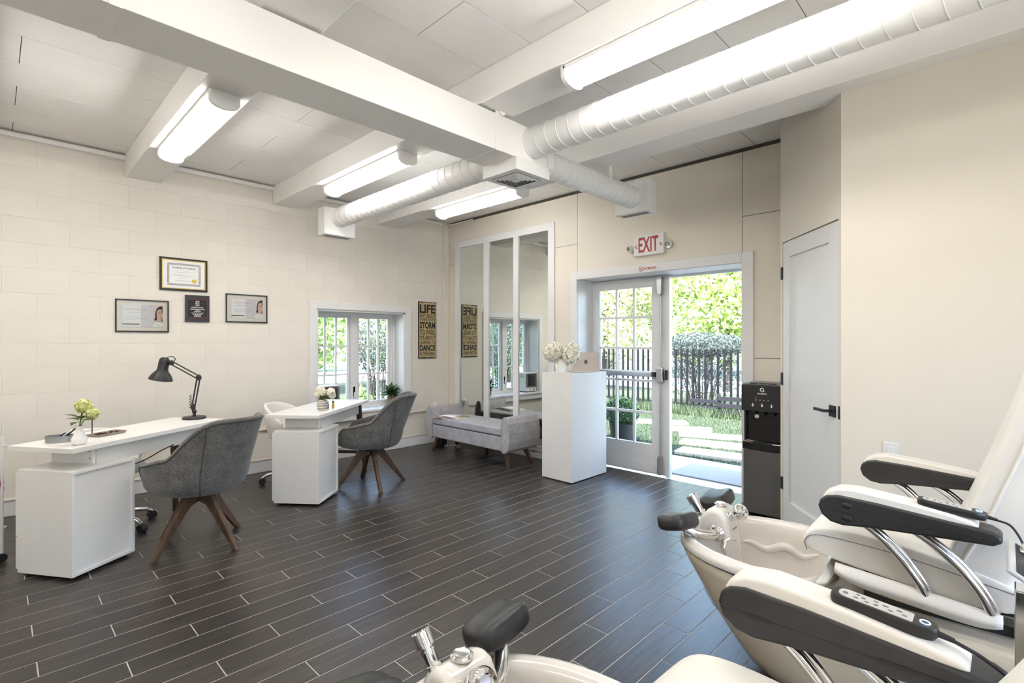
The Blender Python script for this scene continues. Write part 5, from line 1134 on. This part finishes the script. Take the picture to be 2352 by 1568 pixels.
# towel warmer on the sill
tw = thing('towel_warmer', 'white towel warmer cabinet with dark glass door on the window sill', 'appliance', (-5.855, 2.80, WZ0 + 0.008))
MB().box(-0.10, 0.095, -0.125, 0.135, 0.015, 0.325).build('case', 'lam', tw, bevel=0.01)
dr = MB().box(0.095, 0.108, -0.118, 0.128, 0.085, 0.318).build('door', 'greydev', tw, bevel=0.004)
MB().box(0.108, 0.110, -0.09, 0.10, 0.10, 0.285).build('door_glass', 'oven_glass', dr); MB().box(0.108, 0.122, -0.09, 0.10, 0.292, 0.304).build('door_handle', 'black', dr, bevel=0.004)
for y in (-0.05, 0.04): MB().cyl((0.095, y, 0.05), (0.112, y, 0.05), 0.012, n=14).build('knob', 'alum', tw, smooth=50)
for s_ in (-0.126, 0.136):
    for i in range(4):
        for j in range(3): MB().box(-0.07 + i * 0.03, -0.05 + i * 0.03, s_ - 0.0006, s_ + 0.0006, 0.24 + j * 0.022, 0.246 + j * 0.022).build('vent_slot', 'greydev', tw)
for x in (-0.07, 0.07):
    for y in (-0.09, 0.10): MB().cyl((x, y, 0), (x, y, 0.016), 0.012, n=10).build('foot', 'black', tw)
# flowers and laptop on the podium
v = thing('flower_vase', 'white vase with two cream hydrangea heads on the podium', 'vase', (-3.285, 4.10, 1.083), R_(44.23))
MB().lathe([(0.0, 0), (0.044, 0), (0.056, 0.03), (0.060, 0.06), (0.054, 0.10), (0.038, 0.135), (0.032, 0.14), (0.028, 0.135), (0.04, 0.09), (0, 0.03)], 28).build('vase_body', 'ceramic', v, smooth=60)
for c, r in (((-0.085, 0.0, 0.215), 0.100), ((0.095, -0.01, 0.180), 0.098), ((0.120, 0.0, 0.235), 0.068)):
    flower_head(v, c, r, 'petal_c', 330, 0.021); MB().tube(spline([(0, 0, 0.13), (c[0] * 0.5, c[1], 0.15), c], 5), 0.004, 6).build('stem', 'leafmid', v, smooth=60)
lt = thing('laptop', 'rose gold laptop with its lid raised on the podium', 'laptop', (-3.165, 4.36, 1.083), R_(44.23 + 4))
MB().prism(rounded([(-0.152, 0.0), (0.152, 0.0), (0.152, 0.21), (-0.152, 0.21)], 0.012), Matrix.Identity(4), 0.0, 0.014).build('base', 'rose', lt, bevel=0.002)
mt = Matrix.Translation((0, 0.005, 0.014)) @ Matrix.Rotation(R_(97), 4, 'X')
lid = MB().prism(rounded([(-0.152, 0.0), (0.152, 0.0), (0.146, 0.195), (-0.146, 0.195)], [0.004, 0.004, 0.012, 0.012]), mt, 0.0, 0.006).build('lid', 'rose', lt, bevel=0.001)
mo = fr((0, -0.0012, 0.014), (1, 0, 0), (0, -0.12, 0.99)); mo = Matrix.Translation((0, -0.0065, 0)) @ mo
def circ(cx, cy, rx, ry, n=20, a0=0, a1=360): return [(cx + rx * math.cos(R_(a0 + (a1 - a0) * i / n)), cy + ry * math.sin(R_(a0 + (a1 - a0) * i / n))) for i in range(n)]
ap = [(0.0, 0.110), (0.006, 0.113), (0.013, 0.111), (0.0165, 0.107), (0.0115, 0.102), (0.011, 0.096), (0.014, 0.090), (0.018, 0.087), (0.0145, 0.080), (0.010, 0.0755), (0.005, 0.077), (0.0, 0.078), (-0.005, 0.077), (-0.010, 0.0755), (-0.0155, 0.083), (-0.018, 0.093), (-0.0165, 0.104), (-0.012, 0.111), (-0.006, 0.113)]
MB().prism(ap, mo, 0, 0.0006).prism([(0.0, 0.114), (0.002, 0.120), (0.008, 0.124), (0.007, 0.118)], mo, 0, 0.0006).build('lid_emblem', 'logo', lid)
MB().box(-0.13, 0.13, 0.03, 0.12, 0.014, 0.0155).build('keyboard', 'blackmatte', lt)
# magazine on the bench
mg = thing('magazine', 'open magazine lying on the grey bench', 'magazine', (-5.02, 4.06, 0.446), R_(12))
MB().grid(12, 2, lambda u, w_: (-0.20 + 0.40 * u, -0.13 + 0.26 * w_, 0.004 + 0.012 * abs(math.sin(2 * PI * u)) ** 0.7)).build('open_pages', 'magcover', mg, smooth=180, solid=0.003)
MB().box(-0.205, 0.205, -0.133, 0.133, 0.0, 0.003).build('cover', 'paper', mg)
MB().grid(6, 2, lambda u, w_: (-0.15 + 0.25 * u, -0.10 + 0.22 * w_, 0.019 + 0.006 * math.sin(PI * u))).build('loose_leaflet', 'paper', mg, smooth=180, solid=0.001)
# bits under the bench
bb = thing('floor_speaker', 'small black rounded device with white leads under the bench', 'device', (-5.47, 4.24, 0))
MB().lathe([(0.0, 0.0), (0.07, 0.0), (0.085, 0.03), (0.08, 0.09), (0.05, 0.13), (0.0, 0.135)], 24).build('device_body', 'black', bb, smooth=60)
for k in range(3): MB().tube(spline([(0.08, 0.02 * k, 0.03), (0.16, -0.05 + 0.03 * k, 0.012), (0.26 + 0.03 * k, 0.02, 0.05), (0.34, 0.05 * k, 0.012), (0.22, 0.10, 0.01)], 8), 0.0035, 6).build('lead', 'lam', bb, smooth=60)
# ================================================================ OUTSIDE
GZ = -0.10
g = MB().box(-60, 40, 5.05, 60, GZ - 0.3, GZ).box(-60, -6.10, -40, 5.05, GZ - 0.3, GZ).box(-6.10, 40, -40, YN - 0.12, GZ - 0.3, GZ).box(2.72, 40, YN - 0.12, 5.05, GZ - 0.3, GZ).build('ground', 'lawn'); struct(g, 'green lawn outside the exit and window', 'lawn')
p = MB().box(-6.1, 2.7, 5.05, 6.12, -0.14, -0.05).build('patio', 'concrete', bevel=0.01); struct(p, 'pale concrete slab outside the exit door', 'patio')
rd = MB().box(-40, 30, 15.0, 19.5, GZ, GZ + 0.02).box(-24, -17.5, -20, 15.0, GZ, GZ + 0.02).build('road', 'road'); struct(rd, 'bright pale driveway beyond the lawn', 'road')
mtt = MB().box(-2.66, -1.55, 5.22, 5.80, -0.05, -0.035).build('door_mat', 'matgrey', bevel=0.003); tag(mtt, 'speckled grey door mat outside the open doorway', 'mat')
stones = [((-4.60, 8.62), 1.0, 0.30, 30, 'pale stepping stone furthest from the exit door, partly behind the glass'), ((-3.95, 8.22), 0.95, 0.30, 26, 'pale stepping stone second furthest from the exit door'),
          ((-3.30, 7.90), 1.0, 0.28, 20, 'middle pale stepping stone on the lawn'), ((-2.95, 7.30), 1.05, 0.30, 12, 'pale stepping stone second nearest the exit door'), ((-2.70, 6.62), 1.05, 0.36, 6, 'pale stepping stone nearest the exit door')]
for (c, w_, d_, a, lb) in stones:
    o = MB().prism([(x + rnd(-.02, .02), y + rnd(-.02, .02)) for x, y in ((-w_ / 2, -d_ / 2), (w_ / 2, -d_ / 2), (w_ / 2, d_ / 2), (-w_ / 2, d_ / 2))], Matrix.Identity(4), GZ - 0.02, GZ + 0.045).build('stepping_stone', 'stone', bevel=0.008)
    o.location = (c[0], c[1], 0); o.rotation_euler = (0, 0, R_(a)); tag(o, lb, 'stone', 'stepping stones across the lawn')
def blades(name, label, n, area, hmin, hmax, wd=0.006, avoid=True):
    mb = MB(); x0, x1, y0, y1 = area; k = 0
    while k < n:
        x, y = rnd(x0, x1), rnd(y0, y1); k += 1
        if avoid and any(abs((x - c[0]) * math.cos(R_(a)) + (y - c[1]) * math.sin(R_(a))) < w_ / 2 - 0.01 and abs(-(x - c[0]) * math.sin(R_(a)) + (y - c[1]) * math.cos(R_(a))) < d_ / 2 - 0.01 for c, w_, d_, a, lb in stones): continue
        a = rnd(0, 2 * PI); h = rnd(hmin, hmax); lx, ly = rnd(-.5, .5) * h, rnd(-.5, .5) * h
        mb.v += [(x - wd * math.cos(a), y - wd * math.sin(a), GZ), (x + wd * math.cos(a), y + wd * math.sin(a), GZ), (x + lx, y + ly, GZ + h)]; q = len(mb.v); mb.f.append((q - 3, q - 2, q - 1))
    me = bpy.data.meshes.new(name); me.from_pydata(mb.v, [], mb.f); o = ob(name, me, 'grass'); return tag(o, label, 'grass', kind='stuff')
blades('grass', 'short green grass on the lawn outside the exit door', 52000, (-7.5, -1.2, 6.13, 10.4), 0.012, 0.036, 0.006)
blades('grass', 'longer pale grass tufts along the iron fence', 9000, (-8.5, -2.5, 9.9, 11.2), 0.08, 0.22, 0.010, False)
pv = MB().box(-14, 2.72, -14, YN - 0.12, GZ - 0.2, GZ + 0.03).box(2.72, 14, -14, 5.05, GZ - 0.2, GZ + 0.03).build('bounce_paving', 'stone'); struct(pv, 'unseen pale ground added to bounce sunlight in through the added window', 'bounce_paving')  # added out of view to throw sunlight up onto the ceiling
gw = MB().box(-14, 8.2, -7.4, -7.2, GZ, 3.2).box(8.0, 8.2, -7.2, 5.05, GZ, 3.2).build('sky_screen_wall', 'stone'); struct(gw, 'unseen pale wall added to keep low blue sky out of the added window', 'wall')  # added out of view to screen off blue sky light
# ---- iron fence
FY = 10.5
fn = thing('iron_fence', 'black iron picket fence across the garden', 'fence', (-5.2, FY, GZ))
pk = MB().box(-0.021, 0.021, -0.012, 0.012, 0, 1.35).mesh('picket'); pk.materials.append(M['iron'])
for i in range(-26, 26): ob('picket', pk, None, fn, loc=(0.133 * i, 0, rnd(-0.008, 0.008)))
for z in (0.16, 1.12): MB().box(-3.5, 3.4, -0.008, 0.008, z - 0.012, z + 0.012).build('rail', 'iron', fn) if z < 0.5 else None
bf = thing('board_fence', 'low dark navy board fence at the right of the garden', 'fence', (-3.9, 10.15, GZ))
for z in (0.06, 0.19, 0.33): MB().box(-0.22, 1.6, -0.012, 0.012, z, z + 0.085).build('board', 'navy', bf, bevel=0.003)
for x in (-0.22, 0.62, 1.5): MB().box(x - 0.03, x + 0.03, 0.012, 0.05, 0, 0.45).build('post', 'navy', bf, bevel=0.003)
for z in (0.08, 0.22): MB().box(-0.95, -0.25, 0.25, 0.27, z, z + 0.08).build('board', 'navy', bf, bevel=0.003)
# ---- foliage
def cloud(mb, c, rx, ry, rz, n, s0, s1, shell=0.55, flat=1.0):
    for i in range(n):
        while True:
            u = Vector((rnd(-1, 1), rnd(-1, 1), rnd(-1, 1)))
            if shell <= u.length <= 1: break
        p = Vector((c[0] + u.x * rx, c[1] + u.y * ry, c[2] + u.z * rz)); s_ = rnd(s0, s1)
        n_ = Vector((rnd(-1, 1), rnd(-1, 1), rnd(-0.4, 1) * flat + 0.2)).normalized(); t1 = n_.cross(Vector((rnd(-1, 1), rnd(-1, 1), rnd(-1, 1)))).normalized(); t2 = n_.cross(t1)
        b = len(mb.v); mb.v += [tuple(p - t1 * s_), tuple(p - t2 * s_ * 0.55), tuple(p + t1 * s_), tuple(p + t2 * s_ * 0.55)]; mb.f.append((b, b + 1, b + 2, b + 3))
def leafob(mb, name, mat, par):
    me = bpy.data.meshes.new(name); me.from_pydata(mb.v, [], mb.f); return ob(name, me, mat, par, kind='stuff')
def tree(label, loc, h, crown, mat, n, s0, s1, trunk=0.12, clumps=14, cat='tree', low=0.35, name='leafy_tree'):
    t = thing(name, label, cat, (loc[0], loc[1], GZ)); mb = MB(); rx, ry, rz = crown; zc_ = h - rz
    for i in range(clumps):
        while True:
            u = Vector((rnd(-1, 1), rnd(-1, 1), rnd(-1, 1)))
            if u.length < 1: break
        k = rnd(0.30, 0.48); cloud(mb, (u.x * rx * 0.75, u.y * ry * 0.75, zc_ + u.z * rz * 0.78), rx * k, ry * k, rz * k * 0.7, n // clumps, s0, s1, 0.35)
    leafob(mb, 'foliage', mat, t)
    tk = MB().tube([(0, 0, 0), (0.05, 0.02, h * 0.3), (0, 0.05, h * 0.7)], [trunk, trunk * 0.8, trunk * 0.35], 10)
    for i in range(6):
        a = rnd(0, 2 * PI); tk.tube([(0.02, 0.02, h * rnd(0.25, 0.5)), (rx * 0.35 * math.cos(a), ry * 0.35 * math.sin(a), h * 0.6), (rx * 0.7 * math.cos(a), ry * 0.7 * math.sin(a), h * rnd(0.65, 0.85))], [trunk * 0.45, trunk * 0.3, trunk * 0.1], 7)
    tk.build('trunk', 'bark', t, smooth=60); return t
def twiggy(label, loc, h, r, mat, n, stems=18, ls=0.045, top=0.5, cat='bush', sp=0.5):
    t = thing('twiggy_bush', label, cat, (loc[0], loc[1], GZ)); mb = MB(); st_ = MB()
    for i in range(stems):
        a = rnd(0, 2 * PI); b = rnd(0.25, 1) * r; p1 = Vector((math.cos(a) * b * 0.25, math.sin(a) * b * 0.25, 0)); p2 = Vector((math.cos(a) * b * sp, math.sin(a) * b * sp, h * 0.45)); p3 = Vector((math.cos(a) * b, math.sin(a) * b, h * rnd(0.75, 0.95)))
        pts = spline([p1, p2, p3], 5); st_.tube(pts, [0.013 * (1 - 0.75 * k / (len(pts) - 1)) for k in range(len(pts))], 6)
        for q in range(5):
            k = random.randrange(4, len(pts)); e = pts[k] + Vector((rnd(-.35, .35), rnd(-.35, .35), rnd(0.05, 0.45))) * r * 0.6; st_.tube([pts[k], e], [0.008, 0.003], 4)
    cloud(mb, (0, 0, h * (1 - top / 2)), r * 1.05, r * 0.9, h * top / 2, n, ls * 0.6, ls, 0.25)
    cloud(mb, (0, 0, h * 0.42), r * 0.95, r * 0.8, h * 0.35, n // 4, ls * 0.5, ls * 0.9, 0.2)
    leafob(mb, 'foliage', mat, t); st_.build('stems', 'bark', t, smooth=60); return t
twiggy('grey-green domed bush behind the iron fence', (-5.05, 11.5), 1.72, 1.05, 'fol_grey', 8500, 30, 0.036, 0.34)
tree('sunlit yellow-green maple filling the open doorway', (-6.0, 15.4), 6.2, (2.6, 2.2, 2.9), 'fol_yel', 26000, 0.045, 0.10, clumps=60)
tree('second sunlit yellow-green tree at the right of the doorway view', (-0.9, 14.6), 5.6, (2.5, 2.2, 2.7), 'fol_yel', 20000, 0.045, 0.10, clumps=50)
tree('golden weeping tree seen through the glazed door leaf', (-9.6, 14.2), 5.4, (2.3, 2.0, 2.6), 'fol_gold', 14000, 0.04, 0.09, clumps=34)
tree('green tree behind the golden weeping tree', (-12.5, 19.0), 8.0, (3.6, 3.0, 3.6), 'fol_green', 10000, 0.10, 0.2, clumps=34)
tree('tall green tree far behind the maple', (-7.0, 22.0), 9.0, (4.5, 3.0, 4.2), 'fol_green', 9000, 0.12, 0.24, clumps=34)
tw_ = twiggy('low leafy shrub at the foot of the iron fence', (-3.3, 11.2), 1.5, 0.7, 'fol_green', 1800, 14, 0.05, 0.7)
bx = thing('potted_boxwood', 'dark green boxwood in a dark pot outside the glazed door leaf', 'plant', (-4.22, 6.75, GZ))
MB().lathe([(0, 0), (0.16, 0), (0.19, 0.26), (0.17, 0.26), (0.16, 0.22), (0, 0.22)], 24).build('pot', 'blackmatte', bx, smooth=50)
mb = MB(); cloud(mb, (0, 0, 0.42), 0.27, 0.27, 0.24, 2600, 0.014, 0.028, 0.55); leafob(mb, 'foliage', 'leafdark', bx)
# outside the window
tree('bright green tree across the lawn outside the window', (-15.0, 5.4), 5.0, (2.2, 3.0, 2.5), 'fol_yel', 20000, 0.06, 0.13, clumps=60)
tree('sunlit green tree at the left of the window view', (-16.4, 11.4), 5.6, (2.6, 3.0, 2.8), 'fol_yel', 20000, 0.06, 0.13, clumps=60)
tree('far green tree behind the window view', (-23.0, 7.0), 8.0, (3.4, 4.6, 4.0), 'fol_green', 9000, 0.14, 0.26, clumps=34)
tree('green tree left beyond the window', (-22.5, 16.5), 8.0, (3.6, 4.0, 4.0), 'fol_green', 9000, 0.14, 0.26, clumps=34)
twiggy('grey twiggy bush close outside the window', (-8.3, 5.0), 2.05, 0.62, 'fol_grey', 2600, 16, 0.035, 0.55, sp=0.4)
twiggy('grey twiggy bush outside seen only in the mirror', (-7.9, 1.5), 2.1, 0.7, 'fol_grey', 2600, 16, 0.035, 0.6, sp=0.4)
tree('green tree outside seen only in the mirror', (-13.0, -4.0), 5.0, (2.2, 2.4, 2.4), 'fol_green', 9000, 0.07, 0.14, clumps=40)
for (x, y, lb) in ((-7.0, 3.35, 'small leafy garden plant below the left window sash'), (-7.15, 3.95, 'small leafy garden plant below the right window sash')):
    s_ = thing('garden_plant', lb, 'plant', (x, y, GZ)); mb = MB(); cloud(mb, (0, 0, 0.45), 0.25, 0.25, 0.40, 420, 0.03, 0.065, 0.2); leafob(mb, 'foliage', 'fol_green', s_)
    MB().tube([(0, 0, 0), (0.02, 0, 0.4)], 0.01, 6).build('stem', 'bark', s_)
